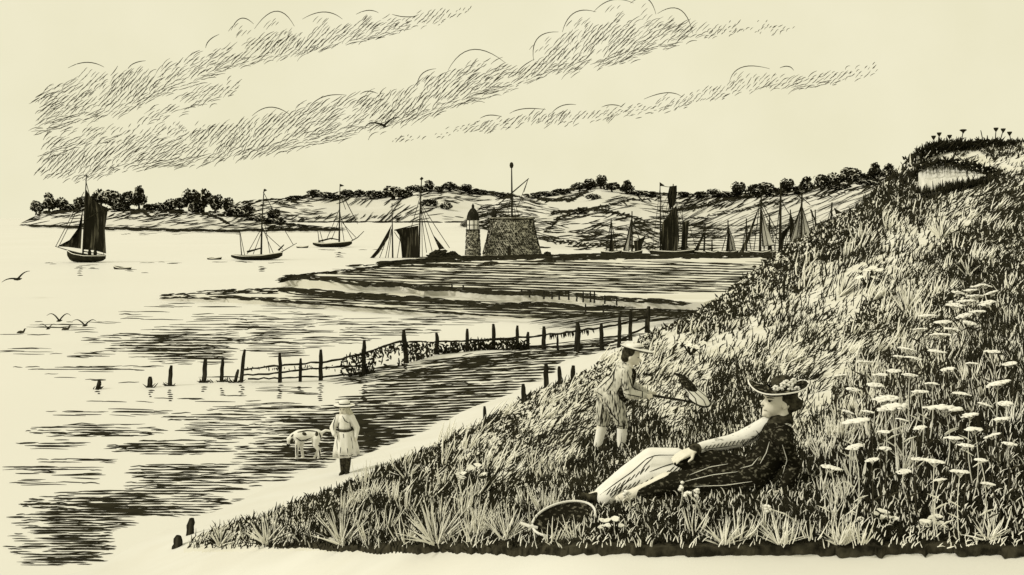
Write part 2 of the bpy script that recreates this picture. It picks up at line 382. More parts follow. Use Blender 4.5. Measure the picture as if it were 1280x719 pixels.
# dark dashes paint the reflections of boats, posts and far shore
for (x0, x1, y0, y1, nn) in [(150, 300, 291, 294, 9), (50, 70, 327, 330, 3), (90, 125, 331, 336, 7), (140, 225, 327, 330, 5), (160, 185, 337, 341, 4), (298, 360, 326, 329, 6), (325, 330, 331, 340, 3), (395, 445, 310, 313, 5), (422, 428, 315, 322, 3), (265, 280, 327, 329, 2), (0, 40, 352, 356, 0), (445, 475, 311, 313, 2), (40, 200, 402, 403, 3)]:
    if nn: flat_strokes(rp, G.uniform(x0, x1, nn), G.uniform(y0, y1, nn), .01, G.uniform(5, 16, nn), G.uniform(.8, 1.4, nn), 0, .4)
for (x, y, n_) in [(100, 334, 5), (123, 487, 3), (188, 488, 4), (213, 488, 6), (254, 484, 3), (277, 486, 4), (302, 482, 6), (350, 482, 7), (375, 484, 4), (401, 480, 9), (455, 482, 9), (328, 334, 3), (424, 316, 3), (506, 456, 6), (660, 437, 3), (722, 440, 3)]:
    for q in range(n_): flat_strokes(rp, np.array([x + RN.uniform(-1.5, 1.5)]), np.array([y + q * 2.6]), .01, np.array([RN.uniform(3, 8)]), np.array([2.0]), 0, .2, 4)
tag(rp.build('water_ripples_reflections', M['ink']), 'dark ripples in bands and painted reflection dashes over the pale estuary water', None, None, 'stuff')

# ------------------------------------------------------------------ mud flats and salting behind the groyne
def bank(name, pts, z, bottom=-.4):
    pp = np.array([Pz(x, y, z) for x, y in pts]); a = Acc(); n = len(pp)
    from mathutils.geometry import tessellate_polygon
    tr = [tuple(t) for t in tessellate_polygon([[Vector(q) for q in pp]])]
    lo = pp.copy(); lo[:, 2] = bottom; lo[:, :2] = lo[:, :2] + (lo[:, :2] - lo[:, :2].mean(0)) * .002
    a.add(np.concatenate([pp, lo]), [(i, (i + 1) % n, n + (i + 1) % n, n + i) for i in range(n)], tr)
    return tag(a.build(name, M['mud']), kind='structure')
bank('mudflat', [(203, 371), (250, 366), (320, 361), (356, 358), (356, 345), (660, 330), (1010, 330), (990, 352), (900, 366), (850, 384), (797, 390), (735, 392), (660, 393), (600, 392), (492, 387), (430, 383), (355, 377), (280, 373)], .22)
bank('saltmarsh', [(352, 349), (356, 345), (400, 342), (455, 337), (480, 332), (500, 329), (560, 325), (680, 321), (860, 318), (1010, 317), (1000, 340), (930, 362), (880, 378), (810, 376), (772, 374), (720, 369), (660, 367), (610, 365), (560, 361), (530, 361), (500, 355), (455, 355), (400, 352)], .62)
mk = Acc()
def along(acc, pts, z, thick, n_per_px=.5, L=(8, 22), wp=(1.4, 2.6), jit=1.0):
    pts = np.array(pts, float); seg = np.hypot(*np.diff(pts, axis=0).T); cum = np.concatenate([[0], np.cumsum(seg)])
    n = int(cum[-1] * n_per_px * .62); t = G.random(n) * cum[-1]
    x = np.interp(t, cum, pts[:, 0]); y = np.interp(t, cum, pts[:, 1])
    sl = np.interp(np.clip(t + 6, 0, cum[-1]), cum, pts[:, 1]) - np.interp(np.clip(t - 6, 0, cum[-1]), cum, pts[:, 1]); sl /= 12
    th = np.interp(t, cum, np.linspace(0, 1, len(pts)) * 0 + 1) * thick
    flat_strokes(acc, x, y + G.uniform(-.5, .5, n) * th, z, G.uniform(*L, n), G.uniform(*wp, n), sl, .7 * jit)
L1 = [(352, 350), (362, 347), (400, 348), (455, 355), (500, 356), (530, 361), (560, 361), (610, 365), (660, 367), (720, 369), (772, 374), (810, 376), (860, 379)]
L2 = [(352, 362), (400, 365), (440, 369), (480, 371), (530, 374), (600, 380), (622, 382), (680, 380), (735, 386), (797, 381)]
L3 = [(280, 370), (355, 377), (430, 382), (492, 387), (560, 391), (620, 395), (690, 397), (760, 393)]
along(mk, L1, .64, 5.5, 1.3, (8, 20)); along(mk, L1[:7], .64, 6, .8, (8, 20))
along(mk, L2, .26, 5, 1.25); along(mk, L3, .24, 2, .45, (14, 34), (1.0, 2.0))
along(mk, [(203, 370), (250, 367), (320, 364), (352, 363), (400, 368)], .24, 6, .75); along(mk, [(230, 372), (300, 373), (380, 376)], .24, 4, .4)
along(mk, [(352, 346), (400, 342), (455, 337), (490, 331), (560, 326)], .64, 2.5, .6); along(mk, [(440, 335), (500, 333), (560, 330), (700, 328)], .64, 7, .5)
along(mk, [(478, 330), (560, 324), (680, 321), (860, 319), (1000, 318)], .66, 5, 1.5, (8, 26), (1.8, 3.2))
along(mk, [(680, 324), (860, 321), (1000, 321)], .66, 4, .7, (10, 26), (1.6, 2.6))
n = 800
x = G.uniform(400, 1000, n); y = G.uniform(327, 366, n); lo_ = np.interp(x, [400, 500, 610, 720, 860, 1000], [350, 355, 365, 369, 378, 366])
k = (y < lo_) & (y > np.interp(x, [400, 480, 560, 1000], [344, 334, 328, 326])); x, y = x[k], y[k]
y = np.round((y - .025 * x) / 3.2) * 3.2 + .025 * x + G.normal(0, .3, len(y)); flat_strokes(mk, x, y, .65, G.uniform(20, 80, len(x)), G.uniform(.8, 1.6, len(x)), .025, .8, 6)
n = 560; x = G.uniform(380, 880, n); t = G.random(n)
y = np.interp(x, [380, 500, 600, 720, 880], [366, 373, 381, 386, 384]) + t * 12 - 2
y = np.round((y - .03 * x) / 3.0) * 3.0 + .03 * x + G.normal(0, .3, n); flat_strokes(mk, x, y, .25, G.uniform(16, 60, n), G.uniform(.8, 1.4, n), .03, .8, 6)
n = 130; x = G.uniform(680, 880, n); y = 396 - (x - 680) * .035 + G.uniform(0, 16, n) - (x - 680) * .04
flat_strokes(mk, x, y, .24, G.uniform(16, 60, n), G.uniform(.8, 1.3, n), -.14, .6, 6)
tag(mk.build('marsh_grass', M['ink']), 'dark rough grass and wrack lines over the pale saltings', None, None, 'stuff')

# ------------------------------------------------------------------ far shores
def ip(x, pts): p = np.array(pts, float); return np.interp(x, p[:, 0], p[:, 1])
class Shore:
    def __init__(s, name, x0, x1, base, top, dtop, bump=0.0, back=1.35):
        s.base, s.top, s.dtop, s.bump = base, top, dtop, bump
        xs = np.linspace(x0, x1, int((x1 - x0) / 3)); ts = np.linspace(0, 1, 26)
        X, T = np.meshgrid(xs, ts, indexing='ij'); V = s.at(X, T)
        far = V[:, -1].copy(); far[:, :2] *= back; far[:, 2] = -1
        low = V[:, 0].copy(); low[:, 2] = -.6; low[:, :2] *= .995
        V = np.concatenate([low[:, None], V, far[:, None]], 1); nx, nt_ = V.shape[:2]
        I = np.arange(nx * nt_).reshape(nx, nt_)
        a = Acc().add(V.reshape(-1, 3), np.stack([I[:-1, :-1], I[1:, :-1], I[1:, 1:], I[:-1, 1:]], -1).reshape(-1, 4))
        tag(a.build(name, M['hill'], smooth=True), kind='structure')
    def at(s, x, t):
        yb = ip(x, s.base); yt = ip(x, s.top); y = yb + (yt - yb) * t
        d0 = F * EYE / (yb - HY); dt = ip(x, s.dtop); d = d0 + (dt - d0) * t ** 1.15
        d = d * (1 + s.bump * np.sin(x * .045) * np.sin(t * 3.1))
        return Pv(x, y, d)
    def py(s, x, t): yb = ip(x, s.base); return yb + (ip(x, s.top) - yb) * t
    def t_of(s, x, y): yb = ip(x, s.base); yt = ip(x, s.top); return np.clip((y - yb) / np.minimum(yt - yb, -.5), 0, 1.02)
    def strokes(s, acc, px, py, L, ang, wp, K=5, wig=.5, lift=.0015):
        n = len(px); q = np.linspace(-.5, .5, K)[None]
        a = np.radians(np.asarray(ang) * np.ones(n))[:, None]
        x = px[:, None] + q * L[:, None] * np.cos(a); y = py[:, None] - q * L[:, None] * np.sin(a) + np.cumsum(G.normal(0, .3 * wig, (n, K)), 1)
        p = s.at(x, s.t_of(x, y)); p[..., 2] += lift * p[..., 1] * .35; p[..., 1] -= 0
        prof = np.interp(np.linspace(0, 1, K), [0, .3, .7, 1], [.3, 1, .9, .3])[None]
        acc.tubes(p, prof * (np.asarray(wp) * np.ones(n) / 2)[:, None] * p[..., 1] / F)
island = Shore('far_island', 24, 430, [(24, 282.5), (100, 284), (200, 288), (290, 289), (340, 287), (430, 287)],
               [(24, 281), (38, 274), (48, 266), (100, 262), (200, 262), (260, 265), (310, 269), (340, 276), (380, 282), (430, 286)], [(24, 520), (430, 420)])
head = Shore('headland', 270, 660, [(270, 277.5), (660, 277.5)], [(270, 256), (330, 250), (370, 247), (400, 242), (430, 241), (500, 241), (520, 235), (560, 233), (600, 238), (660, 245)], [(270, 1050), (660, 1100)], .02)
hill = Shore('harbour_hill', 575, 1330, [(575, 281), (610, 288), (640, 300), (680, 312), (860, 316), (1330, 316)],
             [(575, 280), (592, 268), (606, 256), (625, 248), (660, 244), (700, 238), (725, 234), (750, 230), (775, 234), (800, 241), (850, 242), (900, 244), (930, 243), (970, 240), (1000, 236), (1040, 229), (1075, 221), (1110, 214), (1145, 206), (1330, 200)], [(575, 420), (680, 340), (1330, 330)], .03)
hs = Acc()
def fill(sh, n, x0, x1, t0, t1, ang, L, wp, white=(), pat=None, wig=.5):
    x = G.uniform(x0, x1, n); t = G.uniform(t0, t1, n); y = sh.py(x, t)
    k = np.ones(n, bool)
    for (cx, cy, rx, ry) in white: k &= ((x - cx) / rx) ** 2 + ((y - cy) / ry) ** 2 > 1
    # growth comes in clumps
    cl = np.sin(x * .09 + 2 * np.sin(y * .21)) * np.sin(y * .33 + 1.7 * np.sin(x * .05)); k &= G.random(n) < .62 + .5 * cl
    x, y = x[k], y[k]; a = ang(x, y) if callable(ang) else ang
    sh.strokes(hs, x, y, G.uniform(*L, len(x)), a + G.normal(0, 6, len(x)), G.uniform(*wp, len(x)), wig=wig)
fill(island, 420, 34, 420, .05, .95, 8, (10, 30), (.8, 1.4), [(150, 278, 30, 4), (70, 276, 25, 4), (330, 283, 14, 2)])
fill(island, 130, 34, 380, .6, 1, 20, (6, 14), (1, 1.8))
along(hs, [(30, 281.5), (100, 284), (200, 287.5), (290, 288.5), (380, 287), (425, 287)], .5, 2.6, 1.1, (8, 22), (1.2, 2.4))
along(hs, [(360, 277), (420, 277.4), (560, 277.4), (640, 277.8)], .3, 1.2, .8, (8, 22), (1.2, 2.0), .4)
for pl in ([(165, 268), (178, 265), (188, 272)], [(255, 268), (275, 274), (285, 280)], [(160, 273), (240, 268), (300, 272)]):
    along_x = np.array(pl, float); q = np.linspace(0, 1, 40); c = np.linspace(0, 1, len(pl))
    island.strokes(hs, np.interp(q, c, along_x[:, 0]), np.interp(q, c, along_x[:, 1]), np.full(40, 6.), 0., 1.6)
fill(head, 640, 285, 640, .04, .96, lambda x, y: 20 + 25 * np.sin(x * .03), (8, 24), (.8, 1.5), [(450, 262, 42, 9), (520, 252, 18, 7), (575, 262, 30, 9), (400, 256, 12, 5), (470, 247, 20, 4)])
fill(head, 160, 285, 640, .75, 1, 10, (5, 12), (1.2, 2.2)); fill(head, 90, 330, 500, .0, .22, 35, (5, 12), (1, 1.6))
W1 = [(735, 250, 20, 9), (760, 241, 20, 5), (720, 262, 20, 6), (790, 268, 22, 7), (700, 256, 14, 5), (905, 258, 14, 4), (880, 268, 26, 5), (700, 305, 40, 4)]
fill(hill, 1050, 590, 900, .04, .97, lambda x, y: np.interp(x, [590, 680, 760, 800, 900], [14, -12, 22, -14, 26]) - (y > 285) * np.interp(x, [600, 750, 900], [0, 10, 20]), (10, 30), (.7, 1.4), W1)
fill(hill, 360, 600, 830, .0, .62, 4, (8, 22), (1.2, 2.2), W1)
fill(hill, 560, 850, 1200, .28, .97, lambda x, y: np.interp(x, [850, 1000, 1200], [26, 22, 28]), (16, 44), (.6, 1.15), [(900, 258, 10, 4), (1000, 262, 30, 4)])
fill(hill, 230, 840, 1200, .78, 1.0, 28, (6, 16), (1.5, 2.6))
for yy in np.arange(283, 317, 3.1):
    x = np.arange(838, 1010, 13.) + G.uniform(-4, 4, len(np.arange(838, 1010, 13.)))
    hill.strokes(hs, x, np.full(len(x), yy) + G.normal(0, .4, len(x)), np.full(len(x), 17.), 0., 1.0, wig=.3)
for pl, wd in (([(660, 246), (690, 252), (715, 250), (735, 238)], 2), ([(682, 290), (700, 272), (730, 264), (760, 258), (790, 250), (830, 247)], 2.2), ([(690, 266), (722, 264), (745, 262), (775, 268), (800, 276)], 2.2), ([(685, 302), (740, 306), (800, 309), (860, 312)], 2.4), ([(860, 262), (900, 252), (940, 246)], 1.8), ([(866, 274), (930, 262), (1000, 250), (1080, 236), (1130, 224)], 1.6)):
    a_ = np.array(pl, float); q = np.linspace(0, 1, 90); c = np.linspace(0, 1, len(pl))
    hill.strokes(hs, np.interp(q, c, a_[:, 0]) + G.normal(0, 1, 90), np.interp(q, c, a_[:, 1]) + G.normal(0, 1.2, 90), G.uniform(4, 9, 90), G.normal(5, 22, 90), wd)
fill(head, 260, 300, 640, .93, 1.0, 0, (3, 9), (1.8, 3.4)); fill(hill, 420, 625, 1150, .95, 1.01, lambda x, y: np.interp(x, [600, 980, 1150], [0, 4, 22]), (3, 9), (1.8, 3.6)); fill(island, 420, 44, 335, .84, 1.02, 0, (3, 8), (2.0, 3.8)); fill(island, 60, 330, 420, .3, 1.0, 0, (4, 10), (1.6, 2.6))
tag(hs.build('hillside_scrub', M['ink']), 'dark scrub, hedges and furrows over the pale far hills', None, None, 'stuff')

# ------------------------------------------------------------------ trees on the far shores
def make_tree(seed, lobes, tall, label):
    r = np.random.default_rng(seed)
    root = thing('tree', (0, 0, -500), label, 'tree', 'trees on the far shores')
    tk = Acc(); tk.tubes(np.array([(0, 0, -500.05), (.02, 0, -499.8), (-.01, 0, -499.45)]), np.array([.07, .05, .035]), 6)
    tk.tubes(np.array([(0, 0, -499.75), (.12, .05, -499.55), (.2, .06, -499.4)]), np.array([.035, .025, .015]), 5)
    tk.tubes(np.array([(0, 0, -499.7), (-.12, -.05, -499.5), (-.2, -.06, -499.35)]), np.array([.035, .025, .015]), 5)
    tk.build('trunk', M['ink'], root)
    cr = Acc()
    for (lx, lz, lr) in lobes:
        n = 170
        v = r.normal(0, 1, (n, 3)); v /= np.linalg.norm(v, axis=1, keepdims=True); v *= (lr * r.uniform(.35, 1.05, (n, 1)) ** .6)
        c = v + np.array([lx, r.normal(0, .06), lz - 500])
        u = r.normal(0, 1, (n, 3)); u /= np.linalg.norm(u, axis=1, keepdims=True); q = np.cross(u, r.normal(0, 1, (n, 3))); q /= np.linalg.norm(q, axis=1, keepdims=True)
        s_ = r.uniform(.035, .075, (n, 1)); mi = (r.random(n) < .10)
        V = np.stack([c - u * s_ - q * s_ * .6, c + u * s_ - q * s_ * .5, c + u * s_ * .8 + q * s_ * .6, c - u * s_ * .9 + q * s_ * .5], 1)
        for b in (0, 1):
            kk = mi == b; m_ = kk.sum()
            if m_: cr.add(V[kk].reshape(-1, 3), np.arange(m_ * 4).reshape(-1, 4), mi=b)
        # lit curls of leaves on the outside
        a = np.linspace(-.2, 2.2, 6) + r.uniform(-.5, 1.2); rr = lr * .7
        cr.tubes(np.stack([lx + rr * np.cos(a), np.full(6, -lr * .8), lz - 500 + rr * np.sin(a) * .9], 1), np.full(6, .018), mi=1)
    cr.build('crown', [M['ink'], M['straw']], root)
    return root
TV = [make_tree(1, [(0, .62, .3), (-.2, .5, .22), (.22, .52, .22), (.02, .36, .2)], 1, 'dark round tree'),
      make_tree(2, [(-.12, .68, .24), (.14, .6, .26), (-.25, .45, .2), (.28, .4, .2), (0, .38, .2)], 1, 'dark tree'),
      make_tree(3, [(0, .78, .2), (.05, .55, .25), (-.14, .42, .22), (.18, .38, .2)], 1, 'tall dark tree'),
      make_tree(4, [(-.35, .35, .22), (-.1, .45, .28), (.2, .42, .26), (.42, .3, .2), (.05, .25, .22)], 0, 'low bush')]
used = [False] * 4
def tree(px, top, base, wd, sh, var, label, grp):
    b = sh.at(np.array(float(px)), sh.t_of(np.array(float(px)), np.array(float(base)))); d = b[1]
    # the crown is about as wide as its unit, the height is 1 unit
    hgt = (base - top + 1) * d / F * 1.02; wid = wd * 2.0 * d / F
    loc = Vector((b[0], b[1], b[2] - .02 * hgt)); scl = (wid, wid, hgt)
    if not used[var]:
        r = TV[var]; used[var] = True; r.location = loc; r.scale = scl; r['label'] = label; r['group'] = grp
        return r
    return dup(TV[var], loc, scl, RN.uniform(0, 6.28), label, grp)
gi = 'trees along the island ridge'
for i, (px, tp, bs, wd, v, lb) in enumerate([
    (45, 250, 268, 9, 1, 'pale scrubby tree at the left end of the island'), (61, 241, 266, 12, 2, 'pointed dark tree near the left end of the island'), (75, 246, 264, 11, 0, 'round tree between pointed tree and dark sail'), (88, 252, 264, 9, 3, 'low bush just left of the dark sail'), (100, 245, 264, 10, 1, 'tree half hidden behind the dark sail'),
    (123, 235, 262, 13, 0, 'left one of two tall round trees right of the dark sail'), (140, 236, 262, 14, 1, 'right one of two tall round trees beside the dark sail'), (152, 252, 264, 11, 3, 'low bush between the two pairs of tall island trees'), (160, 238, 262, 13, 1, 'left one of the second pair of tall island trees'), (174, 233, 262, 13, 2, 'tallest tree of the second pair on the island'), (186, 252, 264, 13, 3, 'dark low bush right of the second tall pair'), (200, 250, 264, 10, 3, 'small pale bush in the middle of the island'), (213, 248, 264, 11, 0, 'small round tree left of the broad island clump'), (225, 246, 264, 11, 1, 'tree at the left foot of the broad island clump'),
    (237, 234, 263, 16, 0, 'broad round tree, left top of the main island clump'), (254, 234, 264, 15, 0, 'broad round tree, right top of the main island clump'), (247, 247, 266, 16, 3, 'dark bushes under the main island clump'), (269, 242, 267, 12, 1, 'tree stepping down right of the main clump'), (283, 246, 268, 13, 1, 'dark tree toward the right end of the island'), (297, 254, 271, 15, 3, 'dark bush at the right end of the island'), (310, 252, 268, 10, 3, 'pale bush above the anchored cutter stern'), (341, 256, 272, 13, 0, 'small round tree behind the anchored cutter mast'), (322, 268, 277, 13, 3, 'low dark bush at the island tip'), (345, 270, 280, 14, 3, 'dark scrub bush on the island tip')]):
    tree(px, tp, bs, wd, island, v, lb, gi)
gh = 'trees along the headland ridge'
for (px, tp, bs, wd, v, lb) in [(370, 243, 250, 12, 3, 'low ridge bush left of the dark headland trees'), (391, 237, 247, 14, 1, 'first dark ridge tree left of the ketch mast'), (405, 238, 247, 15, 3, 'second dark ridge tree left of the ketch mast'), (418, 242, 248, 11, 3, 'small ridge bush at the ketch mast'), (433, 237, 246, 11, 0, 'round ridge tree just right of the ketch pennant'), (450, 237, 246, 10, 0, 'small round ridge tree right of the ketch'), (463, 238, 248, 10, 1, 'small loose ridge tree on the mid headland'), (476, 236, 248, 12, 3, 'dark ridge bush left of the tall headland clump'), (492, 232, 250, 16, 1, 'broad dark clump tree left of the barge mast'), (506, 234, 248, 13, 3, 'bush between clump and barge mast'), (521, 229, 240, 13, 3, 'bush behind the barge mast top'), (536, 226, 239, 12, 2, 'spiky small tree right of the barge mast'), (549, 231, 240, 12, 3, 'low dark tree on the headland crest'), (563, 227, 240, 13, 0, 'round dark tree above the lighthouse left side'), (582, 230, 241, 13, 0, 'round dark tree above the lighthouse'), (598, 235, 243, 14, 3, 'low ridge bush between lighthouse and round tower'), (536, 246, 258, 10, 3, 'dark bush part way down the headland'), (558, 250, 262, 9, 3, 'small hedge bush down the headland slope')]:
    tree(px, tp, bs, wd, head, v, lb, gh)
gr = 'trees along the harbour hill'
for (px, tp, bs, wd, v, lb) in [(628, 239, 247, 16, 3, 'low hedge bush left of the signal mast'), (668, 240, 248, 14, 3, 'low ridge bush right of the signal mast yard'), (684, 238, 246, 14, 3, 'ridge bush left of the hill clump'), (702, 234, 243, 14, 3, 'rising hedge bush left of the hill clump'), (725, 228, 239, 13, 0, 'leftmost round tree of the hilltop clump'), (738, 223, 237, 13, 0, 'middle round tree of the hilltop clump'), (751, 218, 236, 12, 0, 'highest round tree of the hilltop clump'), (765, 228, 240, 12, 1, 'tree stepping down right of the hilltop clump'), (784, 226, 243, 12, 2, 'lone round tree on a bare stem on the ridge'), (797, 236, 245, 14, 3, 'ridge bush right of the lone tree'), (815, 238, 246, 13, 3, 'ridge bush left of the dark barge mast'), (741, 240, 250, 9, 3, 'bush just below the hilltop clump'), (726, 258, 268, 12, 3, 'dark field bush below the hilltop'), (855, 238, 246, 13, 3, 'ridge bush right of the dark barge mast'), (875, 237, 247, 14, 3, 'low dark bush on the ridge above the harbour'), (892, 236, 246, 13, 0, 'small round ridge tree above the harbour'), (906, 237, 247, 13, 3, 'dark bush left of the big upright tree'), (922, 226, 248, 15, 0, 'big upright round tree on the harbour ridge'), (945, 229, 247, 14, 1, 'dark tree right of the big upright tree'), (958, 227, 246, 13, 1, 'loose dark tree over the leftmost tall mast'), (970, 231, 246, 13, 3, 'ridge bush between two tall masts'), (983, 222, 244, 15, 0, 'large round ridge tree above the tall masts'), (997, 229, 243, 12, 3, 'bush right of the large round ridge tree'), (1008, 221, 241, 13, 2, 'pointed ridge tree above the masts'), (1026, 217, 238, 14, 1, 'dark tree where the ridge climbs to the dune'), (1040, 215, 236, 15, 0, 'round tree where the ridge climbs to the dune'), (1063, 208, 231, 18, 1, 'broad tallest tree on the climbing ridge'), (1078, 213, 228, 14, 3, 'bush right of the broad tallest ridge tree'), (1094, 204, 226, 13, 2, 'pointed tree left of the dune crest'), (1111, 205, 225, 13, 2, 'second pointed tree left of the dune crest'), (1125, 208, 222, 14, 3, 'bush against the dune crest'), (1050, 226, 238, 14, 3, 'low bush under the climbing ridge trees'), (1085, 222, 232, 14, 3, 'dark low bush under the pointed ridge trees')]:
    tree(px, tp, bs, wd, hill, v, lb, gr)

# ------------------------------------------------------------------ clouds: wisps hanging in depth
def cloud(prof, arcs, dens, label, seed, dist=1500.):
    r = np.random.default_rng(seed); a = Acc(); p = np.array(prof, float)
    area = np.trapezoid(p[:, 2] - p[:, 1], p[:, 0]) if hasattr(np, 'trapezoid') else np.trapz(p[:, 2] - p[:, 1], p[:, 0])
    n = int(area * dens / 6)
    wts = np.interp(np.linspace(p[0, 0], p[-1, 0], 400), p[:, 0], p[:, 2] - p[:, 1]); x = r.choice(np.linspace(p[0, 0], p[-1, 0], 400), n, p=wts / wts.sum()) + r.uniform(-1, 1, n)
    f = r.random(n); y0 = np.interp(x, p[:, 0], p[:, 1]); y1 = np.interp(x, p[:, 0], p[:, 2]); f = f ** .85
    cl = np.sin(x * .11 + f * 2) * np.sin(f * 5 + x * .045 + seed); k = r.random(n) < .72 + .55 * cl; x, f, y0, y1 = x[k], f[k], y0[k], y1[k]; n = len(x)
    y = y0 + (y1 - y0) * f
    kx = (x + y) / 1.414; ky = (x - y) / 1.414; kx = np.round(kx / 4.1) * 4.1 + r.normal(0, .5, n); ky = np.round(ky / 8) * 8 + r.normal(0, 2.6, n); x = (kx + ky) / 1.414; y = (kx - ky) / 1.414
    uq = np.unique(np.stack([np.round(kx / 2.05), np.round(ky / 5)], 1), axis=0, return_index=True)[1]; x, y, y0, y1, f = x[uq], y[uq], y0[uq], y1[uq], f[uq]; n = len(x)
    L = r.uniform(6, 17, n) * np.clip((y1 - y0) / 22, .45, 1.1); ang = np.radians(r.normal(42, 5, n) - 18 * (f > .75) + 9 * np.sin(x * .03 + seed)); bend = r.normal(-.25, .25, n)
    s = np.linspace(-.5, .5, 5)[None]; aa = ang[:, None] + bend[:, None] * s
    X = x[:, None] + s * L[:, None] * np.cos(aa); Y = y[:, None] - s * L[:, None] * np.sin(aa)
    d = dist + r.uniform(-120, 120, n)[:, None] + 0 * X
    w_ = r.uniform(.7, 1.3, n)[:, None] * np.interp(np.linspace(0, 1, 5), [0, .5, 1], [.4, 1, .4])[None]
    a.tubes(Pv(X, Y, d), w_ / 2 * d / F)
    for arc in arcs:
        q = np.array(arc, float); t = np.linspace(0, 1, 12); c = np.linspace(0, 1, len(q))
        if len(q) == 3:      # smooth puff outline through three points
            m = 2 * q[1] - (q[0] + q[2]) / 2; X = ((1 - t) ** 2)[:, None] * q[0] + (2 * t * (1 - t))[:, None] * m + (t ** 2)[:, None] * q[2]
        else: X = np.stack([np.interp(t, c, q[:, 0]), np.interp(t, c, q[:, 1])], 1)
        dd = dist + r.uniform(-60, 60) + 40 * np.sin(t * 3.1)
        a.tubes(Pv(X[:, 0], X[:, 1], dd), (.62 * np.interp(t, [0, .25, .7, 1], [.4, 1.0, 1.1, .4])) * dist / F)
        m2 = r.integers(5, 11) if len(q) == 3 and q[2, 0] - q[0, 0] > 18 else 0      # short strokes tying the puff to the bank below
        for b_ in range(m2):
            tt = r.uniform(.45, 1.0); bx_ = np.interp(tt, np.linspace(0, 1, 12), X[:, 0]) - r.uniform(0, 8); by_ = np.interp(tt, np.linspace(0, 1, 12), X[:, 1]) + r.uniform(5, 16); ll = r.uniform(5, 12)
            a.tubes(Pv([bx_, bx_ - ll * .4, bx_ - ll * .75], [by_, by_ + ll * .35, by_ + ll * .8], dist + r.uniform(-60, 60)), np.array([.2, .42, .2]) * dist / F)
    o = a.build('clouds', M['cloud']); return tag(o, label, None, 'streaky clouds', 'stuff')
cloud([(48, 112, 168), (100, 96, 152), (150, 93, 142), (200, 84, 120), (250, 66, 102), (300, 50, 84), (350, 42, 72), (400, 40, 64), (450, 27, 52), (500, 21, 38), (540, 15, 30), (590, 9, 14)],
      [[(257, 60), (262, 50), (274, 43)], [(289, 38), (301, 23), (317, 30)], [(318, 36), (345, 14), (368, 33)], [(378, 24), (405, 15), (428, 24)], [(445, 18), (460, 13), (473, 16)], [(85, 85), (108, 78), (130, 84)], [(160, 86), (168, 79), (182, 76)], [(490, 18), (505, 21), (520, 20)]], .72, 'streak of hatched cloud high at the upper left', 3)
cloud([(180, 138, 158), (220, 120, 145), (260, 108, 130), (300, 100, 112)], [], .5, 'small faint wisp between the two left cloud streaks', 4)
cloud([(52, 196, 222), (100, 184, 222), (150, 176, 216), (200, 168, 207), (250, 162, 205), (300, 152, 197), (350, 142, 190), (400, 124, 180), (450, 118, 167), (500, 112, 155), (540, 95, 145), (580, 82, 130), (605, 76, 122), (630, 76, 116), (650, 90, 106), (670, 74, 98), (700, 46, 90), (730, 34, 85), (760, 26, 82), (800, 24, 72), (830, 27, 60), (860, 29, 50), (900, 30, 43), (950, 31, 40), (988, 34, 38)],
      [[(315, 145), (338, 134), (363, 144)], [(383, 140), (402, 122), (433, 119)], [(450, 118), (460, 114), (472, 117)], [(521, 108), (528, 92), (545, 86)], [(560, 88), (590, 62), (631, 78)], [(667, 76), (672, 48), (698, 40)], [(703, 40), (718, 16), (745, 15)], [(742, 15), (765, 0), (792, 4)], [(788, 4), (808, -2), (820, 18)], [(822, 17), (850, 12), (866, 42)], [(645, 92), (655, 82), (668, 74)]], .82, 'long hatched bank of heaped cloud rising to the top centre', 5)
cloud([(55, 165, 195), (100, 160, 186), (150, 158, 176), (210, 155, 168), (300, 158, 166)], [], .4, 'thin scattered wisps above the low left cloud bank', 8)
cloud([(488, 172, 177), (530, 168, 174), (565, 162, 169), (600, 151, 164), (650, 144, 159), (700, 141, 155), (750, 138, 151), (800, 131, 143), (850, 120, 134), (900, 106, 121), (950, 96, 113), (1000, 92, 111), (1050, 88, 105), (1097, 81, 88)],
      [[(600, 148), (612, 144), (627, 146)], [(637, 142), (655, 136), (682, 137)], [(690, 141), (703, 132), (720, 131)], [(752, 134), (765, 131), (778, 134)], [(805, 124), (833, 116), (852, 121)], [(912, 102), (928, 84), (962, 86)], [(975, 85), (985, 83), (992, 88)]], .62, 'thin low streak of cloud at the right of the sky', 6)

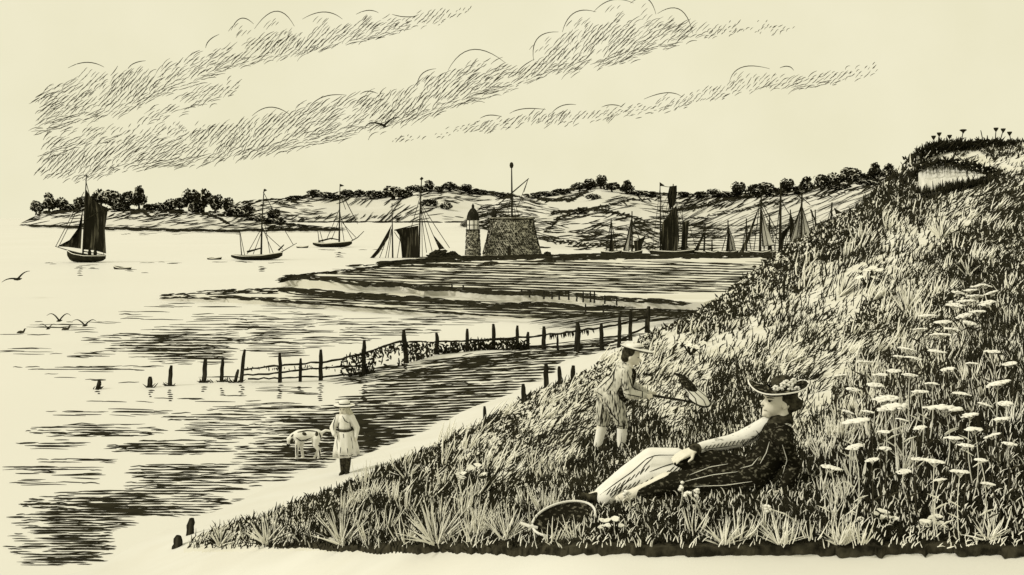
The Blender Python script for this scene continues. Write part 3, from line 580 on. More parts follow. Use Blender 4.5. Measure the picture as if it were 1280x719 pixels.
# ------------------------------------------------------------------ dune grass
# (px, py, cover of dark blades, lean, length px, spread)
GC = np.array([(850, 392, .92, 60, 9, 30), (900, 365, .95, 60, 9, 30), (960, 330, .97, 60, 9, 30), (1010, 300, .97, 65, 10, 28), (1060, 270, .95, 70, 11, 26), (1100, 240, .90, 75, 13, 20), (1130, 215, .88, 75, 12, 22),
    (880, 405, .90, 60, 10, 30), (930, 380, .92, 60, 10, 30), (990, 350, .62, 70, 12, 25), (1050, 310, .86, 70, 12, 25), (1110, 280, .62, 70, 14, 18),
    (850, 430, .32, 55, 13, 25), (880, 440, .12, 75, 16, 30), (900, 425, .18, 70, 18, 25), (940, 415, .24, 75, 18, 20), (975, 385, .25, 70, 16, 22), (1000, 400, .36, 68, 16, 22), (1040, 355, .14, 65, 20, 18), (1065, 385, .16, 60, 16, 30), (1020, 420, .50, 65, 13, 25), (1060, 345, .16, 60, 20, 18),
    (1095, 390, .86, 60, 10, 35), (1080, 405, .80, 60, 10, 35), (1135, 370, .2, 80, 22, 12), (1140, 395, .45, 75, 18, 20), (1100, 340, .42, 65, 14, 25), (1150, 340, .52, 65, 14, 25), (1165, 385, .80, 60, 11, 30),
    (1130, 300, .20, 75, 18, 18), (1165, 285, .20, 72, 20, 18), (1190, 265, .32, 42, 20, 12), (1150, 255, .62, 72, 14, 18), (1215, 250, .50, 38, 22, 10), (1250, 270, .60, 38, 22, 12), (1200, 310, .74, 70, 13, 30), (1230, 300, .82, 60, 12, 35), (1260, 320, .86, 60, 12, 35), (1255, 350, .75, 80, 14, 20), (1200, 345, .66, 75, 14, 25),
    (1180, 225, .82, 80, 11, 20), (1180, 197, .12, 40, 10, 20), (1215, 202, .16, 40, 12, 20), (1250, 206, .30, 40, 14, 20), (1200, 186, .8, 80, 9, 20), (1245, 188, .8, 80, 9, 20), (1240, 225, .84, 40, 14, 25), (1150, 235, .86, 80, 12, 16),
    (800, 430, .68, 45, 9, 35), (800, 455, .45, 42, 14, 14), (840, 460, .44, 42, 16, 12), (880, 470, .40, 42, 16, 16), (830, 500, .46, 42, 16, 12), (840, 525, .48, 42, 15, 16), (900, 480, .60, 80, 12, 25), (930, 470, .55, 85, 14, 18), (920, 500, .62, 88, 14, 14), (880, 530, .66, 88, 13, 14), (930, 530, .55, 88, 14, 14), (820, 540, .72, 88, 13, 16), (870, 550, .46, 88, 18, 8), (820, 560, .45, 88, 18, 8),
    (960, 445, .52, 50, 14, 25), (1010, 450, .46, 35, 18, 16), (1030, 470, .22, 30, 22, 12), (1010, 500, .16, 70, 16, 30), (1060, 440, .48, 35, 16, 20), (1100, 420, .50, 32, 20, 14), (1150, 420, .46, 50, 15, 30),
    (735, 470, .66, 42, 10, 25), (700, 490, .60, 42, 12, 20), (730, 510, .46, 40, 16, 12), (680, 530, .52, 40, 15, 14), (650, 520, .70, 42, 11, 25), (710, 545, .48, 40, 18, 10), (640, 545, .64, 42, 13, 20), (610, 545, .56, 42, 13, 20), (590, 570, .60, 55, 13, 30), (560, 560, .72, 60, 12, 30), (650, 570, .74, 50, 11, 35), (700, 570, .50, 40, 18, 14), (640, 590, .34, 28, 22, 10),
    (540, 590, .70, 65, 13, 30), (500, 600, .70, 75, 16, 22), (600, 590, .56, 80, 14, 30), (620, 615, .60, 75, 16, 25), (670, 600, .52, 88, 18, 10), (720, 590, .55, 88, 18, 10), (760, 580, .60, 88, 16, 10), (690, 625, .52, 95, 18, 14), (650, 650, .50, 90, 18, 25), (600, 650, .62, 80, 18, 25),
    (430, 625, .74, 75, 12, 25), (380, 632, .66, 75, 12, 25), (330, 650, .55, 80, 14, 20), (280, 665, .48, 75, 15, 20), (240, 680, .40, 65, 14, 20), (400, 670, .55, 85, 20, 28), (480, 660, .60, 85, 20, 28), (550, 670, .58, 85, 20, 28), (620, 680, .66, 80, 14, 30), (340, 680, .50, 75, 18, 25),
    (760, 650, .72, 88, 13, 25), (720, 672, .78, 85, 12, 30), (800, 640, .78, 88, 13, 20), (850, 630, .80, 88, 13, 20), (920, 635, .74, 88, 14, 18), (970, 620, .82, 88, 13, 20), (830, 670, .58, 88, 16, 20), (900, 670, .48, 88, 20, 16), (980, 665, .48, 85, 20, 18), (1030, 670, .60, 85, 18, 20),
    (1010, 590, .80, 88, 14, 14), (880, 622, .92, 88, 12, 20), (820, 622, .9, 88, 12, 20), (940, 618, .9, 88, 12, 20), (780, 630, .86, 88, 12, 20), (1000, 615, .88, 88, 12, 18), (700, 660, .6, 80, 14, 30), (1020, 540, .36, 85, 18, 20), (1050, 540, .50, 88, 18, 12), (1060, 600, .70, 88, 15, 14), (1060, 490, .50, 88, 18, 10), (1110, 470, .48, 88, 18, 10), (1160, 450, .48, 88, 20, 8), (1220, 420, .44, 88, 24, 7), (1260, 420, .44, 88, 24, 7), (1200, 480, .52, 88, 24, 7), (1260, 500, .56, 88, 26, 7), (1120, 550, .72, 88, 20, 9), (1180, 560, .84, 88, 20, 9), (1240, 570, .86, 88, 20, 10),  # dense blades below the woman paint her shade into the grass
    (1100, 610, .82, 88, 16, 12), (1150, 630, .88, 85, 14, 18), (1200, 640, .88, 85, 14, 20), (1250, 640, .84, 80, 16, 22), (1120, 670, .82, 85, 12, 25), (1190, 675, .74, 85, 12, 35), (1260, 676, .62, 80, 14, 30), (1400, 400, .6, 85, 20, 15), (1400, 640, .7, 85, 20, 15)], float)
def field(px, py, col):
    out = np.empty(len(px))
    for i in range(0, len(px), 4000):
        dx = px[i:i + 4000, None] - GC[None, :, 0]; dy = (py[i:i + 4000, None] - GC[None, :, 1]) * 1.15
        ww = 1 / (dx * dx + dy * dy + 40) ** 2.1
        out[i:i + 4000] = (ww * GC[None, :, col]).sum(1) / ww.sum(1)
    return out
SCAR = [(1148, 205), (1160, 203), (1180, 205), (1215, 210), (1232, 216), (1226, 230), (1204, 234), (1185, 240), (1165, 246), (1148, 246)]
gd = Acc(); gp = Acc()
def sow(n, dark):
    px = G.uniform(226, 1420, n); py = G.uniform(160, 686, n)
    k = inpoly(px, py, DUNE) & ~inpoly(px, py, SCAR); px, py = px[k], py[k]
    D = field(px, py, 2); ln = field(px, py, 4); an = field(px, py, 3); sp = field(px, py, 5)
    pt = np.sin(px * .052 + 2.1 * np.sin(py * .061)) * np.sin(py * .073 + 1.9 * np.sin(px * .041)) * .5 + np.sin(px * .13 + py * .07) * np.sin(py * .17 - px * .05) * .4
    D = np.clip(.575 + (D - .5) * 1.5 + .17 * pt, .15, .95)
    if dark: rate = -np.log(1 - D) / 1.5
    else: rate = np.clip((D - .30) * 1.5, 0.03, .8) * .9
    k = G.random(len(px)) < rate; px, py, D, ln, an, sp = px[k], py[k], D[k], ln[k], an[k], sp[k]
    d = hit(px, py); k = np.isfinite(d) & (d < 75); return px[k], py[k], d[k], D[k], ln[k], an[k], sp[k]
px, py, d, D, ln, an, sp = sow(165000, True)
n = len(px); L = ln * G.uniform(.55, 1.25, n)
rods(gd, px, py + 2, d - .02, an + G.normal(0, 1, n) * sp * .6, L, G.uniform(1.2, 2.2, n) * np.where(D > .7, 1.25, 1), G.normal(0, 28, n), yj=.25)
# where dark cover is densest, short thick dark rods fill in between the blades
k = G.random(n) < np.clip((D - .60) * 3.0, 0, 1); m_ = k.sum()
rods(gd, px[k] + G.normal(0, 3, m_), py[k] + 3, d[k] - .02, G.uniform(-40, 220, m_), G.uniform(5, 11, m_), G.uniform(2.2, 4.2, m_), G.normal(0, 60, m_), yj=.3, base=.5)
def fans(acc, n_, cond, wl, push, wpx, cnt):
    cx = G.uniform(420, 1272, n_ * 6); cy = G.uniform(200, 680, n_ * 6); k = inpoly(cx, cy, DUNE) & ~inpoly(cx, cy, SCAR); cx, cy = cx[k], cy[k]
    Dc = field(cx, cy, 2); k = cond(Dc, cx, cy); cx, cy = cx[k][:n_], cy[k][:n_]; an = field(cx, cy, 3)
    for x_, y_, a_ in zip(cx, cy, an):
        sc_ = np.interp(y_, [220, 420, 680], [.75, .95, 1.25]); m_ = G.integers(*cnt); dd = hit([x_], [y_])[0]
        if not np.isfinite(dd) or dd > 70: continue
        lean = a_ + G.normal(0, 8); th = lean + np.linspace(-34, 34, m_) + G.normal(0, 5, m_)
        rods(acc, x_ + G.normal(0, 4, m_) - (th - lean) * .18, y_ + G.uniform(-1, 3, m_), np.full(m_, dd - push), th, G.uniform(*wl, m_) * sc_, G.uniform(*wpx, m_), -(th - lean) * .5 + G.normal(0, 8, m_), K=6, yj=.15)
fans(gd, 190, lambda D_, x_, y_: D_ < .62, (14, 32), .03, (1.0, 1.9), (7, 16))
tag(gd.build('grass', M['ink']), 'dark dune grass blades over the whole sandy slope, massed as shade under the woman', None, None, 'stuff')
px, py, d, D, ln, an, sp = sow(26000, False)
n = len(px); L = ln * G.uniform(.5, 1.1, n)
rods(gp, px, py + 2, d - .10, an + G.normal(0, 1, n) * sp * .7, L, G.uniform(1.1, 2.0, n), G.normal(0, 26, n), yj=.2, lift=.01)
fans(gp, 200, lambda D_, x_, y_: (D_ > .40) & (D_ < .79) & ~((x_ > 720) & (x_ < 1010) & (y_ > 470) & (y_ < 660)) & ~((x_ > 1080) & (y_ > 550) & (G.random(len(x_)) < .75)), (14, 34), .16, (1.3, 2.4), (6, 14))
tag(gp.build('dry_grass', M['straw']), 'pale dry grass blades among the dark dune grass', None, None, 'stuff')

# the sandy scar under the overhanging turf at the crest
def ray_pts(acc, pts, push=.0): return
dS = hit([1185], [222])[0]
sc = Acc(); xs = np.linspace(1148, 1232, 30)
yt = np.interp(xs, [1148, 1158, 1182, 1206, 1224, 1232], [209, 204, 204, 208, 213, 218]); yb = np.interp(xs, [1148, 1165, 1190, 1215, 1232], [238, 237, 232, 226, 220]); rows_ = []
for f_, push in ((-.06, .9), (0, -1.25), (.25, -1.5), (.5, -2.1), (.75, -2.7), (1, -3.2), (1.15, .3)):
    yy = yt + (yb - yt) * f_; dd_ = dS + push + .10 * np.sin(xs * .55 + f_ * 4) + .06 * np.sin(xs * 1.3 - f_ * 7); rows_.append(Pv(xs, yy, dd_))
V = np.array(rows_); K_, n_ = V.shape[:2]; I = np.arange(K_ * n_).reshape(K_, n_)
sc.add(V.reshape(-1, 3), np.stack([I[:-1, :-1], I[1:, :-1], I[1:, 1:], I[:-1, 1:]], -1).reshape(-1, 4))
tag(sc.build('sand_cliff', M['sand'], smooth=True), kind='structure')
tf = Acc(); n = 420
x = G.uniform(1140, 1275, n); y = np.interp(x, [1140, 1150, 1165, 1190, 1215, 1240, 1275], [222, 208, 203, 203, 208, 217, 226]) + G.normal(0, 2.2, n) * np.interp(x, [1140, 1210, 1275], [1, 1, 2.5])
rods(tf, x, y, np.full(n, dS - 1.5), G.uniform(-30, 210, n), G.uniform(5, 12, n), G.uniform(1.6, 3.2, n), G.normal(0, 50, n), yj=.4)
n = 46; x = G.uniform(1150, 1222, n); rods(tf, x, np.interp(x, [1148, 1190, 1225], [206, 205, 213]) + G.uniform(0, 4, n), np.full(n, dS - 2.4), G.normal(-88, 6, n), G.uniform(6, 20, n), .9, 0)
n = 130; x = G.uniform(1144, 1235, n); rods(tf, x, np.interp(x, [1148, 1185, 1225], [240, 236, 229]) + 2, np.full(n, dS - 3.4), G.normal(88, 14, n), G.uniform(6, 16, n), G.uniform(1.2, 2.4, n), 0)
n = 520; x = G.uniform(1142, 1290, n); y = np.interp(x, [1140, 1160, 1180, 1220, 1290], [196, 186, 181, 180, 181]) + G.uniform(-1, 9, n)
rods(tf, x, y + 3, np.full(n, 50.2), G.normal(86, 26, n), G.uniform(7, 17, n), G.uniform(1.5, 2.8, n), G.normal(0, 20, n), yj=.5)
n = 60; x = G.uniform(1148, 1232, n); rods(tf, x, np.interp(x, [1148, 1190, 1232], [205, 204, 216]), np.full(n, dS - 1.9), G.normal(-80, 25, n), G.uniform(4, 13, n), G.uniform(1.4, 2.8, n), G.normal(0, 40, n), yj=.3)
n = 60; x = G.normal(1200, 22, n); rods(tf, x, np.interp(x, [1148, 1185, 1232], [240, 236, 226]) + 1, np.full(n, dS - 3.5), G.normal(85, 25, n), G.uniform(8, 20, n), G.uniform(1.4, 2.6, n), 0)
n = 420; x = G.uniform(1145, 1290, n); rods(tf, x, np.interp(x, [1140, 1160, 1180, 1220, 1290], [192, 183, 178, 177, 178]) + G.uniform(0, 6, n), np.full(n, 50.0), G.uniform(20, 160, n), G.uniform(5, 12, n), G.uniform(1.5, 3.2, n), G.normal(0, 40, n), yj=.4)
tag(tf.build('turf_grass', M['ink']), 'dark overhanging turf and roots at the dune crest', None, None, 'stuff')

# ------------------------------------------------------------------ tufts, flowers, weeds
def tuft(px, py, rad, nb, label, dark=.5, spread=62, lean=90):
    p = ground(px, py); d = p[1]
    root = thing('grass_tuft', p, label, 'grass tuft', 'large tufts of grass')
    for nm, m, cnt, wd, off in (('pale_blades', M['straw'], int(nb * (1 - dark)), 2.5, -.05), ('dark_blades', M['ink'], int(nb * dark), 2.1, 0.0)):
        a = Acc(); n = cnt; an = lean + np.linspace(-spread, spread, n) + G.normal(0, 6, n)
        rods(a, px + (an - 90) * -.06 * rad / 50 + G.normal(0, rad * .05, n), py - G.uniform(0, 3, n), np.full(n, d + off) + G.uniform(-.05, .05, n), an, rad * G.uniform(.65, 1.1, n) * (1 - .25 * np.abs(an - lean) / 90), G.uniform(.7, 1.2, n) * wd, -(an - lean) * .18 * -1, K=6, tip=.1, base=.7, yj=.25)
        a.build(nm, m, root)
for t in [(428, 682, 62, 80, 'big fan of pale pointed blades, left of the two large tufts at the turf edge'), (545, 682, 72, 90, 'largest fan of pale blades at the turf edge, right of its twin'), (335, 682, 48, 56, 'tuft of long blades at the left end of the turf edge'), (275, 684, 34, 44, 'small loose tuft behind the two broken stakes'), (508, 600, 34, 40, 'dark spiky tuft standing out against the pale path', .7), (470, 616, 26, 34, 'low dark tuft below the spiky tuft by the path', .7), (632, 676, 50, 60, 'loose leaning tuft left of the hoop net', .5, 50, 80),
          (905, 682, 44, 60, 'fine pale tuft at the turf edge below the woman'), (975, 682, 46, 60, 'fan of fine pale blades at the turf edge below her back'), (1050, 682, 40, 50, 'small pale tuft at the turf edge left of the umbels', .4), (1135, 392, 44, 46, 'upright pale tuft alone halfway up the dune', .35, 28), (1210, 345, 30, 36, 'dark upright tuft under the dune crest', .6, 35), (1175, 300, 36, 40, 'pale leaning tuft high on the dune', .35, 40, 75), (1050, 372, 40, 40, 'pale feathery tuft leaning on the mid dune', .35, 35, 60), (1235, 676, 36, 44, 'low curved tuft in the dark corner under the umbels', .5, 70)]:
    tuft(*t[:5], *(t[5:] if len(t) > 5 else ()))

def umbel(px, py, wd, label, grp='white flat topped flowers on the dune', h=.50, sm='straw'):
    d = hit([px], [min(py + 60, 684)])[0]
    for _ in range(4):
        gy = min(py + h * F / d * .95, 684); d = hit([px], [gy])[0]
    r = np.random.default_rng(int(px * 7 + py)); p0 = P(px + r.normal(0, 4), gy, d); p1 = P(px, py, d - .05)
    root = thing('umbel_flower', p0, label, 'flower', grp)
    k = np.linspace(0, 1, 6)[:, None]; bend = np.sin(k * math.pi) * np.array([r.normal(0, .03), 0, 0])
    st = Acc().tubes(p0 + (p1 - p0) * k + bend, np.linspace(.75, .45, 6) * d / F, 5)
    for q in range(r.integers(1, 3)):
        t = r.uniform(.3, .7); a0 = p0 + (p1 - p0) * t; s = r.choice([-1, 1]); st.tubes(np.array([a0, a0 + np.array([s * 8, 0, 5]) * d / F, a0 + np.array([s * 17, -2, 9]) * d / F]), np.array([.5, 1.2, .2]) * d / F, 4)
    st.build('stem', M[sm], root)
    tx, ty = r.normal(0, .16), r.normal(0, .10)
    hd = Acc(); R_ = wd * .60 * d / F; n = 60
    for q in range(n):
        a = r.uniform(0, 6.28); rr = R_ * math.sqrt(r.random()); th = r.uniform(.16, .24) * R_
        c = p1 + np.array([rr * math.cos(a), rr * math.sin(a) * .7, .14 * R_ * (1 - (rr / R_) ** 2) + r.normal(0, .03) * R_ + .12 * r.normal() * 0 + rr * math.cos(a) * tx + rr * math.sin(a) * ty])
        hd.lathe([(.001, -th * .4), (th, -th * .1), (th * .9, th * .22), (.001, th * .45)], c, 7)
    for q in range(7):
        a = q / 7 * 6.28; hd.tubes(np.array([p1 - np.array([0, 0, R_ * .55]), p1 + np.array([.6 * R_ * math.cos(a), .45 * R_ * math.sin(a), -.05 * R_])]), np.array([.5, .4]) * d / F, 3)
    hd.build('flower_head', M['petal'], root)
UM = [(1071, 527, 29, 'wide white umbel at the left of the flower bank, nearest the woman'), (1116, 509, 27, 'broad white umbel, front one of the overlapping pair'), (1106, 499, 25, 'broad white umbel, behind one of the overlapping pair'), (1181, 511, 33, 'largest white umbel, tilted, in the middle of the flower bank'), (1247, 480, 23, 'wide white umbel nearest the right edge'),
      (1039, 585, 20, 'white umbel low beside the woman, on a bent stem'), (1168, 577, 22, 'low white umbel in the dark grass under the largest one'), (1200, 590, 19, 'lowest white umbel in the dark grass at right'), (1068, 559, 17, 'small umbel under the wide left umbel'), (1213, 519, 17, 'white umbel just right of the largest umbel')]
SM = [(1171, 440, 19), (1134, 437, 17), (1100, 469, 15), (1117, 464, 14), (1137, 469, 15), (1094, 482, 17), (1066, 487, 13), (1150, 490, 17), (1165, 480, 14), (1202, 493, 18), (1231, 506, 13), (1105, 540, 13), (1107, 561, 13), (1147, 574, 12), (1218, 537, 18), (1192, 548, 18), (1207, 557, 15), (1252, 524, 16), (1142, 448, 15), (1081, 453, 16), (1124, 446, 12), (1050, 470, 14), (1240, 545, 15), (1128, 525, 12), (1085, 515, 12), (1185, 462, 14), (1215, 455, 14), (1240, 440, 15), (1262, 455, 14), (1256, 505, 15), (1262, 555, 14), (1226, 575, 13), (1175, 600, 13), (1130, 590, 14), (1090, 575, 13), (1150, 535, 13), (1235, 605, 14), (1060, 515, 11), (1160, 510, 12)]
FA = [(1176, 419, 19), (1179, 403, 17), (1194, 382, 18), (1208, 377, 17), (1218, 371, 17), (1234, 379, 16), (1223, 358, 15), (1213, 363, 12), (1232, 357, 12), (1160, 395, 16), (1190, 412, 15), (1205, 395, 15), (1222, 390, 15), (1150, 412, 14), (1198, 366, 12), (1240, 366, 13), (1212, 404, 14)]
for u in UM: umbel(*u)
for (x, y, q) in SM: umbel(x, y, q, 'one of the small white umbels scattered through the upright grass', sm='soft' if (x + q) % 3 else 'straw')
for (x, y, q) in FA: umbel(x, y, q, 'one of the white umbels crowded at the top of the flower bank', 'white flowers crowded uphill', .4, 'soft')
# seed heads on the skyline
for (x, y, hh, lb) in [(1150, 194, 16, 'leaning seed head at the left tip of the crest'), (1167, 172, 14, 'seed head on the left shoulder of the crest'), (1174, 168, 16, 'tall seed head beside the left shoulder one'), (1187, 171, 14, 'short dark seed head on the crest'), (1204, 164, 18, 'broad topped seed head alone on the crest'), (1226, 163, 20, 'bare thin stalk on the crest'), (1245, 162, 20, 'tall seed head of the crossed pair on the crest'), (1254, 163, 18, 'leaning seed head of the crossed pair on the crest'), (1262, 167, 16, 'last small seed head at the right end of the crest')]:
    dd = 50.; root = thing('seed_head', P(x - 1, y + hh, dd), lb, 'plant', 'seed heads on the skyline'); a = Acc()
    ln__ = math.sin(x * 1.9) * 4; a.tubes(np.array([P(x - 1.5 - ln__, y + hh, dd), P(x - .3 - ln__ * .6, y + hh * .5, dd), P(x, y, dd)]), np.array([.8, .65, .5]) * dd / F, 5); a.build('stem', M['ink'], root)
    if 'bare' not in lb:
        a = Acc().lathe([(.01, -.13), (.08, -.03), (.19 if 'broad' in lb else .12, .05), (.12, .09), (.01, .10)], P(x, y, dd), 8); a.build('flower_head', M['ink'], root)
# broad-leaved plants
def leafy(px, py, n_, size, m, label):
    p = ground(px, py); d = p[1]; root = thing('leafy_plant', p, label, 'plant'); r = np.random.default_rng(int(px)); lf = Acc(); st = Acc()
    for i in range(n_):
        a = r.uniform(25, 155); L = size * r.uniform(.5, 1.1) * d / F; c = np.array([math.cos(math.radians(a)), r.normal(0, .3), math.sin(math.radians(a))]) * L
        st.tubes(np.array([p, p + c * .6 + np.array([0, 0, .01]), p + c]), np.array([1.2, .9, .5]) * d / F, 4, mi=0)
        e = size * .24 * d / F; u = np.array([math.cos(a), .2, .25 * math.sin(a * 3)]); u /= np.linalg.norm(u); v_ = np.array([.1, .8, .55])
        q = p + c; o3 = np.array([0, 0, -.004])
        ring = [q - u * e, q - u * e * .4 + v_ * e * .45, q + u * e * .3 + v_ * e * .5, q + u * e, q + u * e * .3 - v_ * e * .5, q - u * e * .4 - v_ * e * .45]
        lf.add(np.array(ring + [k + o3 for k in ring]), [(i, (i + 1) % 6, 6 + (i + 1) % 6, 6 + i) for i in range(6)], [(0, 1, 5), (1, 2, 4), (1, 4, 5), (2, 3, 4), (6, 11, 7), (7, 10, 8), (7, 11, 10), (8, 10, 9)])
    st.build('stem', M['ink'], root); lf.build('leaves', m, root)
leafy(592, 604, 9, 24, M['straw'], 'plant with broad pale leaves beside the path tuft')
leafy(606, 618, 10, 22, M['ink'], 'small dark leaved plant under the broad pale leaves')
leafy(1163, 668, 18, 24, M['straw'], 'ferny pale leaved plant low in the dark corner')
leafy(1096, 660, 10, 24, M['straw'], 'small pale leaved plant left of the ferny one')
leafy(770, 668, 8, 24, M['straw'], 'flat pale leaved plant at the turf edge right of the hoop net')
leafy(1257, 470, 7, 30, M['ink'], 'tall dark leaved stalk at the right of the flower bank')
leafy(863, 444, 9, 22, M['straw'], 'curled pale plant on the slope above the butterfly net')
leafy(1085, 360, 9, 26, M['straw'], 'sprawling pale plant on the mid dune')
# pale flower stalks in front of the woman
for (x0, y0, x1, y1, lb) in [(880, 655, 858, 615, 'bent pale stalk with a trumpet flower in front of the woman'), (850, 638, 851, 609, 'short upright white flower before the dark dress'), (868, 642, 871, 614, 'upright pale stalk right of the short white flower'), (1005, 660, 960, 636, 'arched pale stalk in the grass below her back'), (788, 640, 782, 616, 'pale stalk in the grass under her shins')]:
    p0 = ground(x0, y0); dd = p0[1] - .12; root = thing('flower_stalk', p0, lb, 'flower', 'pale stalks before the reclining woman')
    a = Acc().tubes(np.array([p0, P((x0 * .4 + x1 * .6) + 3, (y0 * .35 + y1 * .65) - 2, dd), P(x1, y1, dd)]), np.array([1.1, 1., .8]) * dd / F, 5); a.build('stem', M['straw'], root)
    a = Acc()
    for q in range(6): a.lathe([(.001, -.012), (.012, -.003), (.013, .004), (.001, .012)], P(x1, y1, dd) + G.normal(0, .012, 3), 7)
    a.build('flower_head', M['petal'], root)

# ------------------------------------------------------------------ groyne, stakes and far stakes
def post_shape(acc, px, top, bot, wpx, d, lean=0.):
    p0 = P(px, bot + 4, d); p1 = P(px + lean, top, d); r = wpx * .5 * d / F; lean = lean + RN.uniform(-1.2, 1.2)
    k = np.linspace(0, 1, 6)[:, None]; pts = p0 + (p1 - p0) * k; pts[:, 0] += G.normal(0, .12, 6) * r
    acc.tubes(pts, r * np.array([1.15, 1.05, 1, 1.02, .95, .62]), 8, caps=True)
def zdist(px, py, z): return F * (EYE - z) / (py - HY)
gline = [(301, 477), (350, 477), (400, 474), (455, 466), (506, 452), (546, 440), (600, 434), (660, 433), (722, 435), (752, 434), (774, 429), (788, 421), (809, 411)]
def gdist(px):
    y = np.interp(px, [p[0] for p in gline], [p[1] for p in gline]); z = np.interp(px, [300, 740, 809], [.02, .12, .75]); return zdist(px, y, z)
gf = thing('groyne_fence', P(301, 477, gdist(301)), 'long weathered plank groyne running from the dune into the water', 'fence')
for (px, tp, bt, wd, ln_) in [(301, 437, 477, 4.5, 5), (350, 441, 476, 4.5, 0), (375, 448, 478, 4, 1), (401, 437, 474, 5, 0), (455, 425, 468, 5.5, 0), (508, 412, 450, 6, -4), (546, 416, 442, 5, 0), (584, 411, 436, 4.5, 0), (617, 405, 434, 5, 0), (647, 407, 433, 4.5, 0), (660, 415, 433, 4.5, 0), (680, 408, 433, 5.5, 0), (697, 419, 434, 3, 0), (722, 404, 436, 7.5, 0), (752, 404, 434, 5.5, 0), (774, 395, 431, 5, 1), (788, 389, 422, 5, 0), (809, 383, 412, 6.5, 2)]:
    a = Acc(); post_shape(a, px, tp, bt, wd, gdist(px), ln_); a.build('post', M['wood'], gf)
def rail(pts, wpx):
    q = np.array(pts, float); x = np.linspace(q[0, 0], q[-1, 0], int(abs(q[-1, 0] - q[0, 0]) / 7) + 3); y = np.interp(x, q[:, 0], q[:, 1]) + G.normal(0, .5, len(x))
    d = gdist(x) - .06; a = Acc(); a.tubes(Pv(x, y, d), wpx / 2 * d / F * G.uniform(.75, 1.2, len(x)), 6, caps=True); a.build('rail', M['wood'], gf)
for r_ in [([(303, 462), (350, 457), (401, 453), (430, 448), (455, 441), (500, 427), (520, 428)], 2.6), ([(303, 468), (330, 468), (352, 465), (400, 461), (455, 456)], 2.4), ([(310, 474), (400, 471), (470, 466), (520, 460)], 2.2), ([(500, 427), (546, 427), (600, 425), (648, 424)], 2.4), ([(600, 426), (660, 421), (722, 414), (774, 406), (809, 396)], 2.8), ([(640, 433), (700, 434), (752, 432), (774, 425), (809, 408)], 2.8)]: rail(*r_)
wd_ = Acc(); n = 1000; x = G.uniform(425, 660, n); f = G.random(n)
ytop = np.interp(x, [425, 455, 500, 520, 600, 660], [447, 440, 428, 429, 427, 427]); ybot = np.interp(x, [425, 480, 520, 600, 660], [470, 466, 452, 440, 436])
k = ~((x > 470) & (x < 505) & (f > .35) & (f < .95) & (G.random(n) < .8)); x, ytop, ybot, f = x[k], ytop[k], ybot[k], f[k]; n = len(x)
rods(wd_, x, ytop + (ybot - ytop) * f, gdist(x) - .05 - G.uniform(0, .15, n), np.where(G.random(n) < .6, G.normal(-88, 14, n), G.uniform(-30, 210, n)), G.uniform(4, 10, n), G.uniform(1.6, 3.0, n), G.normal(0, 30, n), yj=.3)
for x0 in (690, 704, 712, 735): rods(wd_, np.full(9, x0) + G.normal(0, 4, 9), np.full(9, np.interp(x0, [690, 752], [418, 411])), gdist(np.full(9, x0)) - .08, G.normal(-88, 10, 9), G.uniform(4, 10, 9), 2.0, 0)
rods(wd_, G.uniform(301, 420, 40), G.uniform(456, 462, 40), gdist(G.uniform(301, 420, 40)) - .06, G.normal(-88, 12, 40), G.uniform(2, 6, 40), 1.6, 0)
tag(wd_.build('hanging_seaweed', M['ink'], gf), kind='stuff')
# worn stumps standing in the water beyond the end of the groyne
for (px, tp, bt, wd, ln_, lb) in [(123, 475, 486, 5, 1, 'short stump farthest out in the water'), (187, 471, 484, 6, 0, 'squat second stump from the seaward end'), (212, 457, 482, 5, 2, 'split stump with a brace, third from the seaward end'), (254, 447, 478, 5.5, 3, 'tall flared stump left of the leaning one'), (277, 448, 477, 4.5, 1, 'thin flared stump next to the groyne end'), (293, 462, 478, 4, 5, 'broken leaning stump tangled with weed at the groyne end')]:
    d = zdist(px, bt, 0); r = thing('wooden_stump', P(px, bt, d), lb, 'post', 'wooden stumps in the water')
    a = Acc(); post_shape(a, px, tp, bt, wd, d, ln_); a.build('stump', M['wood'], r)
    a = Acc(); nn = 12; rods(a, px + G.normal(0, 5, nn), np.full(nn, bt + .5), np.full(nn, d - .1), np.where(G.random(nn) < .5, 40, 140) + G.normal(0, 20, nn), G.uniform(4, 11, nn), 1.7, 0); a.build('weed', M['ink'], r)
# stakes at the foot of the dune
for (px, tp, bt, wd, lb) in [(606, 508, 530, 4.5, 'lowest short stake alone by the path edge'), (655, 480, 502, 6, 'short stake left of the group of three'), (683, 454, 484, 6.5, 'tallest stake, left of the three beside the path'), (700, 458, 480, 5.5, 'middle stake of the three beside the path'), (716, 457, 485, 6.5, 'right stake of the three beside the path')]:
    d = hit([px], [bt])[0]; r = Acc(); post_shape(r, px, tp, bt, wd, d, RN.uniform(-1, 2)); o = r.build('wooden_stake', M['wood'], None, tuple(P(px, bt, d))); tag(o, lb, 'post', 'stakes along the foot of the dune')
for (px, tp, bt, wd, lb) in [(237, 648, 668, 9, 'taller broken stake at the bottom left by the grass'), (221, 670, 684, 11, 'fallen dark stake end at the bottom left')]:
    d = hit([px], [bt])[0]; r = Acc(); post_shape(r, px, tp, bt, wd, d, 2); o = r.build('wooden_stake', M['wood'], None, tuple(P(px, bt, d))); tag(o, lb, 'post', 'broken stakes at the path')
